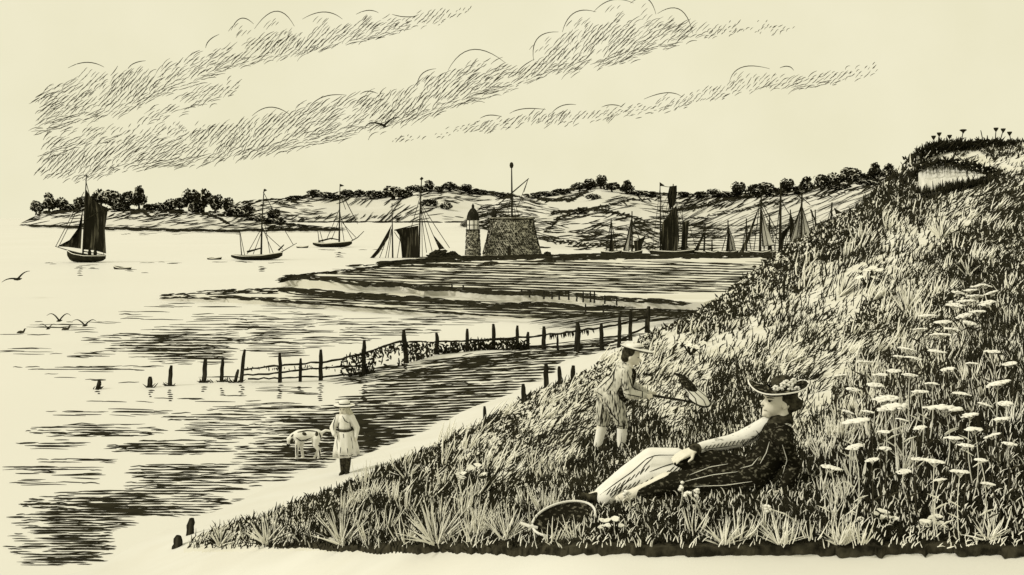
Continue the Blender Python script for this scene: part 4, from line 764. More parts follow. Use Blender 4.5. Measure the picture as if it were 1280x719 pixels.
for (px, tp, bt) in [(565, 355, 361), (579, 356, 362), (652, 361, 367), (662, 363, 368), (680, 364, 370), (690, 364, 370), (699, 364, 371), (711, 364, 371), (721, 366, 373), (729, 365, 374), (738, 364, 374), (743, 364, 375), (756, 369, 376), (771, 371, 378), (754, 380, 388), (732, 380, 388)]:
    d = zdist(px, bt, .6); r = Acc(); post_shape(r, px, tp, bt, 2.2, d, 0); o = r.build('mooring_stake', M['wood'], None, tuple(P(px, bt, d))); tag(o, 'one of the tiny dark stakes along the saltmarsh bank', 'post', 'tiny stakes along the marsh bank')

# ------------------------------------------------------------------ boats
class Boat:
    def __init__(s, name, px, py, d, label, grp=None, cat='sailing boat'):
        s.d = d; s.root = thing(name, P(px, py, d), label, cat, grp)
    def hull(s, x0, x1, sheer, bottom, beam, mt='ink'):
        """x0 stern / x1 bow pixels; sheer: (px,py) line; bottom py"""
        n = 15; a = Acc(); V = []
        for i in range(n):
            t = i / (n - 1); x = x0 + (x1 - x0) * t; ys = ip(x, sorted(sheer)); b = beam / 2 * max(.06, 1 - abs(2 * t - 1) ** 2.6)
            p_ = P(x, ys, s.d); zb = P(x, bottom, s.d)[2] - .05; zb = zb + (p_[2] - zb) * .55 * abs(2 * t - 1) ** 5
            V.append([p_ + np.array([0, -b, 0]), np.array([p_[0], p_[1] - b * .92, (p_[2] + zb) / 2]), np.array([p_[0], p_[1] - b * .4, zb]), np.array([p_[0], p_[1] + b * .4, zb]), np.array([p_[0], p_[1] + b * .92, (p_[2] + zb) / 2]), p_ + np.array([0, b, 0])])
        V = np.array(V); I = np.arange(n * 6).reshape(n, 6); q = []
        for i in range(n - 1):
            for j in range(6): q.append((I[i, j], I[i + 1, j], I[i + 1, (j + 1) % 6], I[i, (j + 1) % 6]))
        a.add(V.reshape(-1, 3), q, [(I[e, 0], I[e, j], I[e, j + 1]) for e in (0, n - 1) for j in range(1, 5)])
        s.h = a.build('hull', M[mt], s.root)
        a = Acc(); a.tubes(V[:, 0] + np.array([0, -.01, .02]), .5 * s.d / F, 4); a.tubes(V[:, 5] + np.array([0, .01, .02]), .5 * s.d / F, 4); a.build('gunwale', M['straw'], s.h)
    def spar(s, nm, pts, wpx, dy=0., tip=.5, mt='ink'):
        q = Pv([p[0] for p in pts], [p[1] for p in pts], s.d + dy); a = Acc(); a.tubes(q, np.linspace(1, tip, len(q)) * wpx / 2 * s.d / F, 6, caps=True); return a.build(nm, M[mt], s.root)
    def sail(s, pts, mt='sail', belly=.12, dy=0., nm='sail'):
        q = Pv([p[0] for p in pts], [p[1] for p in pts], s.d + dy); c = q.mean(0); c[1] += belly * 3; a = Acc(); n = len(q); tq = np.array([0, .03, 0])
        mid = (q + c) / 2; mid[:, 1] = q[:, 1] + belly * 2
        for off in (-tq, tq):
            a.add(np.concatenate([q + off, mid + off, (c + off)[None]]), [(i, (i + 1) % n, n + (i + 1) % n, n + i) for i in range(n)], [(n + i, n + (i + 1) % n, 2 * n) for i in range(n)])
        a.add(np.concatenate([q - tq, q + tq]), [(i, (i + 1) % n, n + (i + 1) % n, n + i) for i in range(n)])
        return a.build(nm, M[mt], s.root)
    def lines(s, segs, wpx=.8, nm='rigging'):
        a = Acc()
        for (x0, y0, x1, y1) in segs:
            q = Pv([x0, (x0 + x1) / 2, x1], [y0, (y0 + y1) / 2 + .6, y1], s.d); q[2, 1] += RN.uniform(-.25, .25); a.tubes(q, wpx / 2 * s.d / F, 4)
        return a.build(nm, M['ink'], s.root)
    def flag(s, pts): 
        q = Pv([p[0] for p in pts], [p[1] for p in pts], s.d); Acc().prism(q, .03).build('pennant', M['ink'], s.root)
wd0 = lambda y: zdist(0, y, 0)
b = Boat('sailing_boat', 108, 327, wd0(328), 'sailing boat with dark tanned sails under way at the left')
b.hull(132, 84, [(84, 313), (95, 317), (110, 319.5), (132, 320)], 327, 2.2)
b.spar('mast', [(103.5, 322), (106, 262), (108, 219)], 2.2); b.spar('boom', [(103, 314), (132, 319)], 1.6); b.spar('gaff', [(105, 276), (135, 258)], 1.6)
b.spar('bowsprit', [(88, 314), (69, 308)], 1.5)
b.sail([(104.5, 312), (105.5, 276), (107, 236), (115, 249), (123, 255), (135, 260), (131, 288), (132.5, 317), (118, 313)], dy=.1)
b.sail([(103.5, 262), (98, 285), (87, 300), (72, 308), (86, 309), (101, 311)], dy=-.15, belly=.2); b.lines([(105, 240, 69, 308), (103, 250, 72, 309), (107, 225, 131, 318)]); b.flag([(108, 218), (108.6, 221), (111, 221.5), (109, 219)])
c_ = Acc()
for x in (112, 119): c_.lathe([(.16, 0), (.2, .35), (.12, .6), (.13, .75), (.02, .9)], P(x, 320, b.d), 8)
c_.build('crew_figure', M['ink'], b.root)
def small(px, py, w_, h_, label, rake=0):
    d = wd0(py + 1); q = Boat('rowing_boat', px, py, d, label, 'small boats on the water', 'rowing boat'); q.hull(px - w_ / 2, px + w_ / 2, [(px - w_ / 2, py - h_ * .5 - rake), (px, py - h_ * .1), (px + w_ / 2, py - h_ * .6 + rake)], py + h_ * .6, 1.1)
    a = Acc().box(P(px, py - h_ * .05, d), (.3, .9, .05)); a.build('thwart', M['straw'], q.root)
small(153, 335.5, 22, 3.5, 'thin dinghy towed behind the dark sailed boat', 1); small(268, 323.5, 18, 3, 'empty rowing boat left of the anchored cutter'); small(378, 309, 15, 2.6, 'tiny rowing boat between the two anchored vessels')
b = Boat('anchored_cutter', 322, 323, wd0(325), 'anchored cutter with bare mast and long bowsprit in the left channel')
b.hull(289, 353, [(289, 318.5), (305, 320), (330, 319), (353, 315.5)], 324, 2.6); b.spar('bowsprit', [(350, 316), (371, 304)], 1.4); b.spar('mast', [(326.5, 318), (327.5, 275), (330, 237)], 2.6, tip=.4)
b.spar('mizzen_mast', [(302, 319), (299.5, 289)], 1.4); b.spar('boom', [(309, 315), (327, 310)], 3.2); b.spar('furled_jib', [(348, 313), (355, 306)], 2.6); b.lines([(327, 285, 308, 318), (327, 290, 316, 318), (329, 270, 338, 317), (328, 288, 354, 312), (328, 284, 342, 318), (329, 240, 366, 306), (300, 290, 306, 319)]); b.flag([(330, 236), (330, 240), (334, 238), (332, 236.5)])
b = Boat('anchored_ketch', 418, 307, wd0(309), 'smaller anchored ketch flying a pennant before the headland')
b.hull(391, 440, [(391, 303), (405, 304.5), (425, 303), (440, 301.5)], 308.5, 3); b.spar('bowsprit', [(438, 302), (447, 297), (455, 289)], 1.6); b.spar('mast', [(424, 304), (424.5, 262), (425, 230)], 2.4, tip=.4); b.spar('mizzen_mast', [(399, 303), (397, 287)], 1.2); b.spar('boom', [(398, 302), (414, 298), (424, 300)], 2.6); b.spar('topmast_yard', [(428, 243), (447, 280)], 1.4)
b.lines([(424, 262, 408, 300), (424, 275, 414, 300), (425, 265, 430, 302), (425, 270, 441, 301), (426, 276, 445, 297), (425, 240, 432, 262), (400, 289, 404, 303)]); b.flag([(425, 230), (425.5, 233.5), (430.5, 232.5), (428, 231)])
# barge on the hard, left of the lighthouse
b = Boat('spritsail_barge', 505, 328, wd0(322.5), 'barge with one black square sail lying on the marsh edge', None, 'barge')
b.hull(466, 560, [(466, 325), (500, 323), (540, 322), (560, 319)], 330, 4); b.spar('mast', [(491, 330), (490.5, 290), (490, 254)], 2.4, tip=.4); b.spar('main_mast', [(523.5, 328), (525, 270), (527, 222)], 3, tip=.4); b.spar('topsail_yard', [(493, 288), (524, 280)], 2)
b.sail([(494, 287), (505, 285.5), (523, 282), (523.5, 327), (503, 327), (501, 305), (499, 294)], dy=-.2, belly=.15); b.sail([(489.5, 281), (486, 297), (474, 316), (457, 334), (449, 338), (462, 324), (476, 306), (484, 292)], dy=-.3, belly=.05, nm='furled_sail'); b.sail([(541, 293), (547, 300), (556, 311), (549, 312), (546, 303)], dy=-.1, belly=.04, nm='furled_sail')
b.lines([(489, 283, 470, 334), (489.5, 286, 480, 330), (490, 287, 484, 330), (493, 290, 500, 300), (500, 300, 496, 326), (526, 258, 540, 314), (526, 256, 549, 312), (526, 262, 533, 316), (527, 256, 562, 310), (527, 240, 514, 284), (527, 260, 528, 322)], .9); b.flag([(527, 221), (524.5, 224), (527, 226), (529.5, 223)])
# barge behind the round tower, with the big dark sails
b = Boat('sailing_barge', 840, 316, wd0(316.5), 'barge with tall black sails moored along the quay', None, 'barge')
b.hull(812, 868, [(812, 313), (840, 314), (868, 312)], 319, 4); b.spar('mast', [(825.5, 318), (825.5, 270), (825, 228)], 2.2, tip=.5); b.spar('main_mast', [(841, 316), (841, 260), (841.5, 230)], 2.6, tip=.5); b.spar('mizzen_mast', [(857, 317), (861, 277)], 2)
b.sail([(827, 281), (834, 270), (845, 257), (848, 272), (849, 300), (846, 317), (828, 317), (826, 300)], dy=-.2); b.sail([(853, 278), (861, 275), (859, 298), (857, 318), (851, 318), (852, 300)], dy=-.1); b.sail([(834, 246), (837, 233), (846, 232), (846, 244), (844, 256), (837, 262)], dy=.2, nm='topsail')
b.lines([(841, 240, 856, 280), (853, 262, 853, 280), (834, 246, 826, 262), (838, 240, 820, 316), (825, 235, 815, 316), (825, 240, 834, 300), (841, 236, 855, 300), (841, 240, 828, 290), (861, 278, 872, 316), (841, 234, 826, 232)]); b.flag([(825, 228), (825.5, 233), (831, 232)])
def craft(px, top, lab, sails=(), lines=(), extra=(), w_=26, lean=0., flag=None, wid=2.0, pale=()):
    b = Boat('moored_boat', px, 316, wd0(316.5) + RN.uniform(-4, 4), lab, 'masts of boats moored along the quay')
    b.hull(px - w_ / 2, px + w_ / 2, [(px - w_ / 2, 314), (px, 315), (px + w_ / 2, 313)], 319, 2.4); b.spar('mast', [(px, 316), (px + lean / 2, (316 + top) / 2), (px + lean, top)], wid * 1.35, tip=.55)
    for q in sails: b.sail(q, dy=-.2, belly=.05)
    for q in pale: b.sail(q, 'white', dy=.15, belly=.05, nm='pale_sail'); b.lines([(q[i_][0], q[i_][1], q[(i_ + 1) % len(q)][0], q[(i_ + 1) % len(q)][1]) for i_ in range(len(q))], 1.0, 'sail_edge')
    for e in extra: b.spar('spar', e, 1.5)
    if lines: b.lines(lines, 1.4)
    if flag: b.flag(flag)
craft(764, 273, 'small boat with a thin dark sail, first along the quay', [[(764, 285), (767, 306), (768, 317), (761, 317), (762, 306)]], [(764, 276, 757, 317), (764, 276, 772, 317)])
craft(790, 264, 'small boat with a lug sail between thin sail and big black barge', [[(792, 301), (798, 300), (808, 294), (803, 306), (801, 316), (794, 316)]], [(790, 272, 780, 316), (790, 275, 800, 300), (790, 281, 815, 292), (790, 268, 786, 316)], pale=[[(789, 274), (788, 312), (779, 313), (784, 296)]])
craft(880, 281, 'boat with a leaning furled sail just right of the black barge', [[(879, 291), (881, 293), (870, 317), (865, 318), (872, 305)]], [(881, 283, 872, 316), (881, 285, 860, 281)], lean=1.5)
craft(890, 300, 'very short bare mast between two taller ones', w_=16)
craft(910, 275, 'boat with a narrow dark furled sail in the quay row', [[(909.5, 292), (911, 292), (913, 317), (907, 317)]], [(910, 285, 902, 316), (910, 283, 917, 316), (910, 288, 862, 281)], pale=[[(911, 284), (917, 300), (920, 313), (912, 313)]])
craft(933, 273, 'thin mast left of the tall raking sail', lines=[(933, 280, 927, 316), (933, 280, 940, 316)], w_=18)
craft(950, 246, 'tall mast with a dark sail raking down to the left', [[(949, 258), (947, 266), (938, 296), (929, 317), (923, 318), (934, 296), (943, 272)]], [(951, 256, 973, 302), (951, 262, 962, 316), (950, 250, 942, 316), (952, 252, 972, 290), (951, 270, 955, 316)], lean=1.5, wid=2.6, pale=[[(952, 262), (960, 286), (968, 306), (953, 308)]])
craft(975, 228, 'tallest mast in the quay row with a dark loose sail', [[(977, 291), (985, 283), (993, 275), (985, 290), (980, 300), (978, 317), (972, 317), (974, 302)]], [(976, 245, 968, 316), (976, 250, 992, 276), (976, 238, 962, 250)], lean=1.0, wid=3)
craft(1001, 241, 'bare mast with spreading stays at the dune edge', [], [(1002, 254, 988, 306), (1002, 256, 1016, 300), (1002, 250, 995, 306), (1002, 246, 1013, 256), (1002, 260, 1008, 300), (1002, 258, 984, 300)], lean=1.5, wid=2.6, pale=[[(1002, 256), (1010, 282), (1016, 300), (1003, 302)], [(1000, 260), (999, 302), (987, 302), (994, 280)]])
craft(962, 268, 'short mast tucked between the two tallest ones', [[(961, 296), (963, 296), (966, 317), (959, 317)]], [(962, 276, 954, 316), (962, 276, 970, 316)], w_=16)
craft(988, 262, 'mast with a furled triangular sail before the spreading stays', [[(989, 268), (996, 296), (1000, 314), (990, 316), (987, 300)]], [(988, 268, 980, 312), (988, 266, 1000, 306)], w_=18)
craft(1020, 262, 'raking thin mast half behind the dune', [], [(1014, 262, 1030, 304), (1014, 264, 1020, 300)], [[(1013, 262), (1028, 300)]], lean=-1)
craft(1037, 253, 'flagged mast farthest right, rising behind the dune', [], [(1040, 262, 1032, 300), (1040, 266, 1048, 296), (1040, 258, 1028, 296)], lean=3, flag=[(1042, 259), (1046, 262), (1053, 266), (1045, 268)], wid=2.4)

# ------------------------------------------------------------------ round towers on the quay
def courses(acc, prof, c, nrow, ncol, keep, wpx, d, r):
    z0, z1 = prof[0][1], prof[-1][1]
    for i in range(nrow):
        z = z0 + (z1 - z0) * (i + .5) / nrow; rad = np.interp(z, [p[1] for p in prof], [p[0] for p in prof]) + .012
        for j in range(ncol):
            if r.random() > keep: continue
            a0 = (j + .5 * (i % 2) + r.uniform(-.15, .15)) / ncol * 2 * math.pi; da = 2 * math.pi / ncol * r.uniform(.5, .95); t = np.linspace(a0, a0 + da, 4)
            acc.tubes(np.stack([c[0] + rad * np.cos(t), c[1] + rad * np.sin(t), np.full(4, c[2] + z + r.normal(0, .015))], 1), np.array([.4, 1, 1, .3]) * wpx / 2 * d / F)
            if r.random() < .5:
                dz = (z1 - z0) / nrow; rr2 = np.interp(z + dz, [p[1] for p in prof], [p[0] for p in prof]) + .012
                acc.tubes(np.array([(c[0] + rad * math.cos(a0), c[1] + rad * math.sin(a0), c[2] + z), (c[0] + rr2 * math.cos(a0), c[1] + rr2 * math.sin(a0), c[2] + z + dz)]), np.array([1, .6]) * wpx / 2 * d / F)
TZ = .6; TD = zdist(0, 320, TZ); U = TD / F
rr_ = np.random.default_rng(5)
c = P(640, 320, TD); c[1] += 4.0
bt = thing('round_tower', c, 'broad tapering stone tower with a signal mast on its roof', 'tower')
S2 = (TD + 4) / F; pr = [(36.5 * S2, -.4), (35 * S2, .1), (30 * S2, 40 * S2), (27.5 * S2, 43.2 * S2)]
pr = [(37.5 * S2, -.4), (36.8 * S2, 0), (31 * S2, 22 * S2), (26.8 * S2, 44 * S2)]
Acc().lathe(pr + [(28.5 * S2, 44.3 * S2), (28.5 * S2, 46 * S2), (26 * S2, 46.2 * S2), (26 * S2, 44.5 * S2), (.01, 44.5 * S2)], c, 48).build('wall', M['stone'], bt, smooth=False)
a = Acc(); courses(a, pr[1:], c, 22, 70, .9, 1.75, TD, rr_); a.build('stone_joints', M['ink'], bt)
a = Acc().lathe([(28.9 * S2, 44.2 * S2), (28.9 * S2, 45.2 * S2)], c, 48); a.build('coping', M['ink'], bt)
a = Acc().box((c[0] - 3.5 * S2, c[1] - 36.3 * S2, c[2] + .5), (4.4 * S2, .12, 1.0)); a.build('door', M['ink'], bt)
for (x, y) in [(627, 298), (645, 294), (652, 305)]:
    a = Acc().box((c[0] + (x - 640) * S2, c[1] - np.sqrt(max((33 * S2) ** 2 - ((x - 640) * S2) ** 2, .1)), c[2] + (320 - y) * S2), (1.8 * S2, .5, 3 * S2)); a.build('window', M['ink'], bt)
tc_ = c + np.array([-22.5 * S2, 0, 44.3 * S2]); a = Acc().lathe([(3.4 * S2, 0), (3.4 * S2, 7 * S2), (3.0 * S2, 10 * S2), (1.8 * S2, 13 * S2), (.5 * S2, 14.5 * S2), (.3 * S2, 16.5 * S2), (.01, 17 * S2)], tc_, 16); a.build('turret', M['wood'], bt)
fm = thing('signal_mast', c + np.array([0, 0, 44.5 * S2]), 'tall signal mast with yard and ball on the broad tower', 'mast')
q = lambda x, y: np.array([c[0] + (x - 640) * S2, c[1], c[2] + (320 - y) * S2])
Acc().tubes(np.array([q(640, 276), q(639.8, 240), q(639.5, 212)]), np.array([1.3, 1.1, .7]) * S2, 8, caps=True).build('mast', M['ink'], fm)
Acc().tubes(np.array([q(621, 259), q(640, 243), q(661, 225)]), np.array([.6, 1.0, .6]) * S2, 6, caps=True).build('yard', M['ink'], fm)
Acc().lathe([(.01, -4 * S2), (1.8 * S2, -3 * S2), (2.6 * S2, 0), (1.8 * S2, 3 * S2), (.01, 4 * S2)], q(639.4, 208.5), 12).build('ball', M['ink'], fm)
a = Acc()
for (x0, y0, x1, y1) in [(638, 252, 630, 276), (641, 252, 645, 276), (641, 248, 650, 276), (660, 226, 648, 258), (660, 226, 655, 242), (639, 246, 634, 276)]: a.tubes(np.array([q(x0, y0), q(x1, y1)]), np.array([.4, .4]) * S2, 4)
a.build('stays', M['ink'], fm)
c = P(590.5, 320, TD); c[1] += 1.5; S2 = (TD + 1.5) / F
lt = thing('lantern_tower', c, 'slender stone tower with glazed lantern and pointed dome', 'tower')
pr = [(10 * S2, -.4), (9.6 * S2, 0), (8.2 * S2, 31 * S2)]
Acc().lathe(pr, c, 28).build('wall', M['stone'], lt); a = Acc(); courses(a, pr[1:], c, 17, 24, .85, 1.6, TD, rr_); a.build('stone_joints', M['ink'], lt)
Acc().lathe([(8.3 * S2, 31 * S2), (9.2 * S2, 31.3 * S2), (9.2 * S2, 32.3 * S2), (8 * S2, 32.6 * S2)], c, 28).build('gallery', M['ink'], lt)
a = Acc().lathe([(7.4 * S2, 32 * S2), (7.4 * S2, 44 * S2)], c, 24); ln2 = a.build('lantern', M['white'], lt)
a = Acc()
for i in range(8):
    t = i / 8 * 6.283 + .2; a.tubes(np.array([c + np.array([7.6 * S2 * math.cos(t), 7.6 * S2 * math.sin(t), 32 * S2]), c + np.array([7.6 * S2 * math.cos(t), 7.6 * S2 * math.sin(t), 44.5 * S2])]), np.array([.6, .6]) * S2, 4)
t = np.linspace(0, 6.283, 25); a.tubes(np.stack([c[0] + 7.6 * S2 * np.cos(t), c[1] + 7.6 * S2 * np.sin(t), np.full(25, c[2] + 38 * S2)], 1), .4 * S2, 4); a.build('glazing_bars', M['ink'], ln2)
Acc().lathe([(8 * S2, 44 * S2), (8 * S2, 45 * S2), (7.6 * S2, 49 * S2), (6.2 * S2, 53.5 * S2), (3.6 * S2, 57.5 * S2), (1.9 * S2, 59 * S2), (1.6 * S2, 60 * S2), (1.8 * S2, 62 * S2), (.01, 65 * S2)], c, 24).build('dome', M['wood'], lt)
for (x, y, w_, h_, lb) in [(549, 321, 24, 10, 'dark heap of nets on the quay left of the lantern tower'), (566, 320, 14, 6, 'lower dark heap beside the lantern tower'), (684, 320, 10, 5, 'small dark heap right of the broad tower')]:
    d = zdist(x, y, TZ); a = Acc(); r = np.random.default_rng(int(x)); R2 = w_ / 2 * d / F; H2 = h_ * d / F; nn = 160
    u = r.random(nn) ** .5; t = r.uniform(0, 6.28, nn); base = P(x, y, d); c3 = base + np.stack([u * R2 * np.cos(t), u * R2 * .6 * np.sin(t), (1 - u ** 1.5) * H2 * r.uniform(.3, 1, nn)], 1)
    k = np.linspace(-.5, .5, 4)[None, :, None]; dr = r.normal(0, 1, (nn, 1, 3)) * np.array([1, .6, .35]); a.tubes(c3[:, None] + k * dr * R2 * .5, np.array([.4, 1, 1, .4]) * .16); tag(a.build('net_heap', M['ink'], None, tuple(base)), lb, 'heap', 'heaps on the quay')

# ------------------------------------------------------------------ birds
def gull(px, py, d, span, label, up=.35, rot=0., body=True, mt='soft', dark=None):
    s = span * d / F; r = thing('gull', P(px, py, d), label, 'bird', 'gulls over the water'); a = Acc(); ca, sa = math.cos(rot), math.sin(rot)
    def T(x, y, z): return P(px, py, d) + np.array([x * ca - z * sa, y, x * sa + z * ca]) * s
    k = np.linspace(0, 1, 9)
    for sg in (-1, 1):
        pts = np.array([T(sg * .5 * t, .05 * t - .1 * t * t, up * (math.sin(t * 2.1) * .55 - .12 * t * t) * 1.0) for t in k]); a.tubes(pts, np.interp(k, [0, .3, 1], [.035, .028, .006]) * s, 5)
    pts = np.array([T(-.02, -.20, 0), T(0, -.12, .0), T(0, 0, 0), T(.01, .14, -.01), T(.02, .24, 0)]); a.tubes(pts, np.array([.012, .035, .05, .03, .012]) * s, 8, caps=True)
    a.build('body', M[dark or mt], r)
gull(22, 349, 58, 38, 'lone gull gliding low at the left edge', .25, .38, dark='ink'); gull(74, 401, 37, 30, 'highest gull of the three over the left shallows', .6, dark='ink'); gull(60, 411, 35, 22, 'left gull of the three over the left shallows', .55, dark='ink'); gull(106, 407, 36, 30, 'right gull of the three over the left shallows', .5, dark='ink'); gull(480, 157, 110, 44, 'dark gull flying alone high under the clouds', .3, .22, dark='ink')
for (x, y, lb) in [(26, 417, 'small gull sitting on the water at the far left'), (82, 413, 'gull sitting on the water under the flying three')]:
    d = zdist(x, y, 0); S3 = d / F; p = P(x, y, d); r = thing('gull', p, lb, 'bird', 'gulls sitting on the water'); a = Acc()
    a.tubes(p + np.array([(-5, 0, .5), (-3, 0, 1.6), (0, 0, 2), (3, 0, 1.8), (4.4, 0, 4), (5, 0, 6)]) * S3, np.array([.4, 1.4, 1.9, 1.5, 1.0, .9]) * S3, 8, caps=True); a.tubes(p + np.array([(5, 0, 6), (7, 0, 5.8)]) * S3, np.array([.5, .2]) * S3, 5); a.build('body', M['soft'], r)

# ------------------------------------------------------------------ figures
def cap(a, p0, p1, r0, r1, n=14, mi=0):
    """closed round cone from p0 to p1"""
    p0, p1 = np.array(p0, float), np.array(p1, float); ax = p1 - p0; L = np.linalg.norm(ax); ax = ax / (L + 1e-9)
    ref = np.array([0, 0, 1.]) if abs(ax[2]) < .9 else np.array([1., 0, 0]); u = np.cross(ax, ref); u /= np.linalg.norm(u); v = np.cross(ax, u)
    rows = [(-r0 * math.cos(t), r0 * math.sin(t)) for t in np.linspace(.15, math.pi / 2, 5)] + [(L + r1 * math.sin(t), r1 * math.cos(t)) for t in np.linspace(0, math.pi / 2 - .15, 5)]
    t = np.arange(n) * 2 * math.pi / n; V = []
    for h, r in rows: V.append(p0 + ax * h + r * (np.cos(t)[:, None] * u + np.sin(t)[:, None] * v))
    V = np.concatenate(V + [(p0 - ax * r0)[None], (p1 + ax * r1)[None]]); K = len(rows); k = np.arange(K - 1)[:, None]; j = np.arange(n)[None]
    f = np.stack([k * n + j, k * n + (j + 1) % n, (k + 1) * n + (j + 1) % n, (k + 1) * n + j], -1).reshape(-1, 4)
    a.add(V, f, [(K * n, (q + 1) % n, q) for q in range(n)] + [(K * n + 1, (K - 1) * n + q, (K - 1) * n + (q + 1) % n) for q in range(n)], mi=mi)
def chain(a, pts, rs):
    for i in range(len(pts) - 1): cap(a, pts[i], pts[i + 1], rs[i], rs[i + 1])
def ell(a, c, r, rx=0., ry=0., rz=0., n=18, mi=0):
    from mathutils import Euler
    m = np.array(Euler((rx, ry, rz)).to_matrix()); K = 11; t = np.linspace(.02, math.pi - .02, K); q = np.arange(n) * 2 * math.pi / n
    V = np.stack([np.sin(t)[:, None] * np.cos(q), np.sin(t)[:, None] * np.sin(q), np.repeat(-np.cos(t)[:, None], n, 1)], -1).reshape(-1, 3) * np.array(r); V = V @ m.T + np.array(c)
    V = np.concatenate([V, (np.array([0, 0, -r[2]]) @ m.T + c)[None], (np.array([0, 0, r[2]]) @ m.T + c)[None]]); k = np.arange(K - 1)[:, None]; j = np.arange(n)[None]
    f = np.stack([k * n + j, k * n + (j + 1) % n, (k + 1) * n + (j + 1) % n, (k + 1) * n + j], -1).reshape(-1, 4)
    a.add(V, f, [(K * n, (i + 1) % n, i) for i in range(n)] + [(K * n + 1, (K - 1) * n + i, (K - 1) * n + (i + 1) % n) for i in range(n)], mi=mi)
def skin(a, name, m, parent, vox, smooth=3):
    """fuse overlapping closed shapes into one continuous surface"""
    o = a.build(name, m, parent)
    md = o.modifiers.new('r', 'REMESH'); md.mode = 'VOXEL'; md.voxel_size = vox; md.use_smooth_shade = True
    ms = o.modifiers.new('s', 'SMOOTH'); ms.iterations = smooth; ms.factor = .5
    bpy.context.view_layer.update()
    me = bpy.data.meshes.new_from_object(o.evaluated_get(bpy.context.evaluated_depsgraph_get()))
    o.modifiers.clear(); old = o.data; o.data = me; me.name = name; bpy.data.meshes.remove(old)
    if not me.materials: me.materials.append(m)
    for p in me.polygons: p.material_index = 0
    return o
def hand(a, w, fwd, up, s, curl=.5, thumb=1):
    """palm, four unequal fingers with two bends each and a thumb; w wrist, fwd along the hand, up = back of the hand; s = hand length"""
    fwd = np.array(fwd, float); fwd /= np.linalg.norm(fwd); up = np.array(up, float); up -= fwd * up.dot(fwd); up /= np.linalg.norm(up); sd = np.cross(fwd, up)
    w = np.array(w, float); pc = w + fwd * s * .26
    for q in (-.15, -.05, .05, .15): cap(a, w + sd * q * s * .7, w + fwd * s * .48 + sd * q * s, s * .075, s * .07, 8)
    for q, l in ((-.165, .40), (-.055, .48), (.055, .50), (.165, .44)):
        p = w + fwd * s * .50 + sd * q * s; ang = 0; r = s * .047
        for k, f in enumerate((.42, .33, .25)):
            ang += curl * (.5 if k == 0 else .9); dr = fwd * math.cos(ang) - up * math.sin(ang); n = p + dr * l * s * f; cap(a, p, n, r, r * .9, 8); p = n; r *= .9
    p = w + fwd * s * .12 + sd * .16 * s * thumb; d1 = fwd * .7 + sd * .7 * thumb - up * .25; n = p + d1 * s * .22; cap(a, p, n, s * .065, s * .055, 8); cap(a, n, n + (fwd * .9 + sd * .15 * thumb - up * .35 * curl) * s * .2, s * .055, s * .045, 8)
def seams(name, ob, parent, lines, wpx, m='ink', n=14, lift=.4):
    """drawn lines for seams, folds, hems and painted shading hatch: each line is laid over the surface of ob"""
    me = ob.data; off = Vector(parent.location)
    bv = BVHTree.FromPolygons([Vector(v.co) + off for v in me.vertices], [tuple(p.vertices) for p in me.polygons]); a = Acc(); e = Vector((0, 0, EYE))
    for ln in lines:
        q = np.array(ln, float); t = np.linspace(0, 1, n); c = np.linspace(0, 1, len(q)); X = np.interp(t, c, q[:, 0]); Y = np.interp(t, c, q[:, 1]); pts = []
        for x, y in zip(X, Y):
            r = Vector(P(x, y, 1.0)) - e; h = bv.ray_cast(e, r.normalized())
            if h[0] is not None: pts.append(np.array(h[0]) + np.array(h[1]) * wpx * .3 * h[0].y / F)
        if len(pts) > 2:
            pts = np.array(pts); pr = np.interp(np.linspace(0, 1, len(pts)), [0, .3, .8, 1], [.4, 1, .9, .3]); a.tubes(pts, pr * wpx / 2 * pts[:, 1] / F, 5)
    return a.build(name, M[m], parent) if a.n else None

# --- woman reclining on the grass
D = 7.0; J = lambda x, y, dy=0.: P(x, y, D) + np.array([0, dy, 0]); u = D / F
W = thing('person', ground(925, 612), 'woman in dark dress and flowered hat reclining on the grass, hand on her raised knee', 'person')
a = Acc()
hc = J(975, 499)
ell(a, hc + np.array([.006, 0, .012]), (.097, .073, .098)); ell(a, J(966, 507), (.066, .056, .070), ry=.25)      # skull, face
cap(a, J(956, 517), J(972, 514), .021, .036); cap(a, J(957.5, 499), J(952.6, 505), .010, .0125); cap(a, J(955, 511), J(958, 511), .012, .02); cap(a, J(954.4, 513.6), J(958, 514), .0105, .018); cap(a, J(957.5, 493), J(960, 490), .022, .03)
cap(a, J(955.6, 518.5), J(960, 519), .017, .022)
ell(a, J(977.5, 505.5, -.072), (.018, .012, .028))                                                             # ear
chain(a, [J(979, 512), J(976, 528), J(972, 540)], [.046, .045, .08])
chain(a, [J(971, 543), J(964, 566), J(950, 584), J(934, 596)], [.10, .10, .10, .11])                          # trunk
cap(a, J(968, 541, -.12), J(969, 541, .13), .055, .055)
chain(a, [J(965, 536, .17), J(934, 555, .16), J(882, 561, .08), J(866, 562, -.01)], [.052, .043, .033, .026])   # far arm
hand(a, J(867, 562, -.01), J(838, 572, -.05) - J(867, 562), (.15, -.45, 1), .185, .30, -1)
chain(a, [J(972, 545, -.16), J(986, 578, -.12), J(968, 606, -.18)], [.045, .038, .028]); hand(a, J(968, 606, -.18), (-1, -.2, -.05), (0, 0, 1), .15, .2, 1)
chain(a, [J(930, 596, .08), J(816, 576, .10), J(752, 621, .06)], [.095, .058, .036]); chain(a, [J(930, 598, -.08), J(832, 598, -.06), J(774, 622, -.04)], [.095, .058, .036])
chain(a, [J(752, 621, .06), J(735, 624, .06)], [.035, .022])
body = skin(a, 'body', M['skin'], W, .0065, 3)
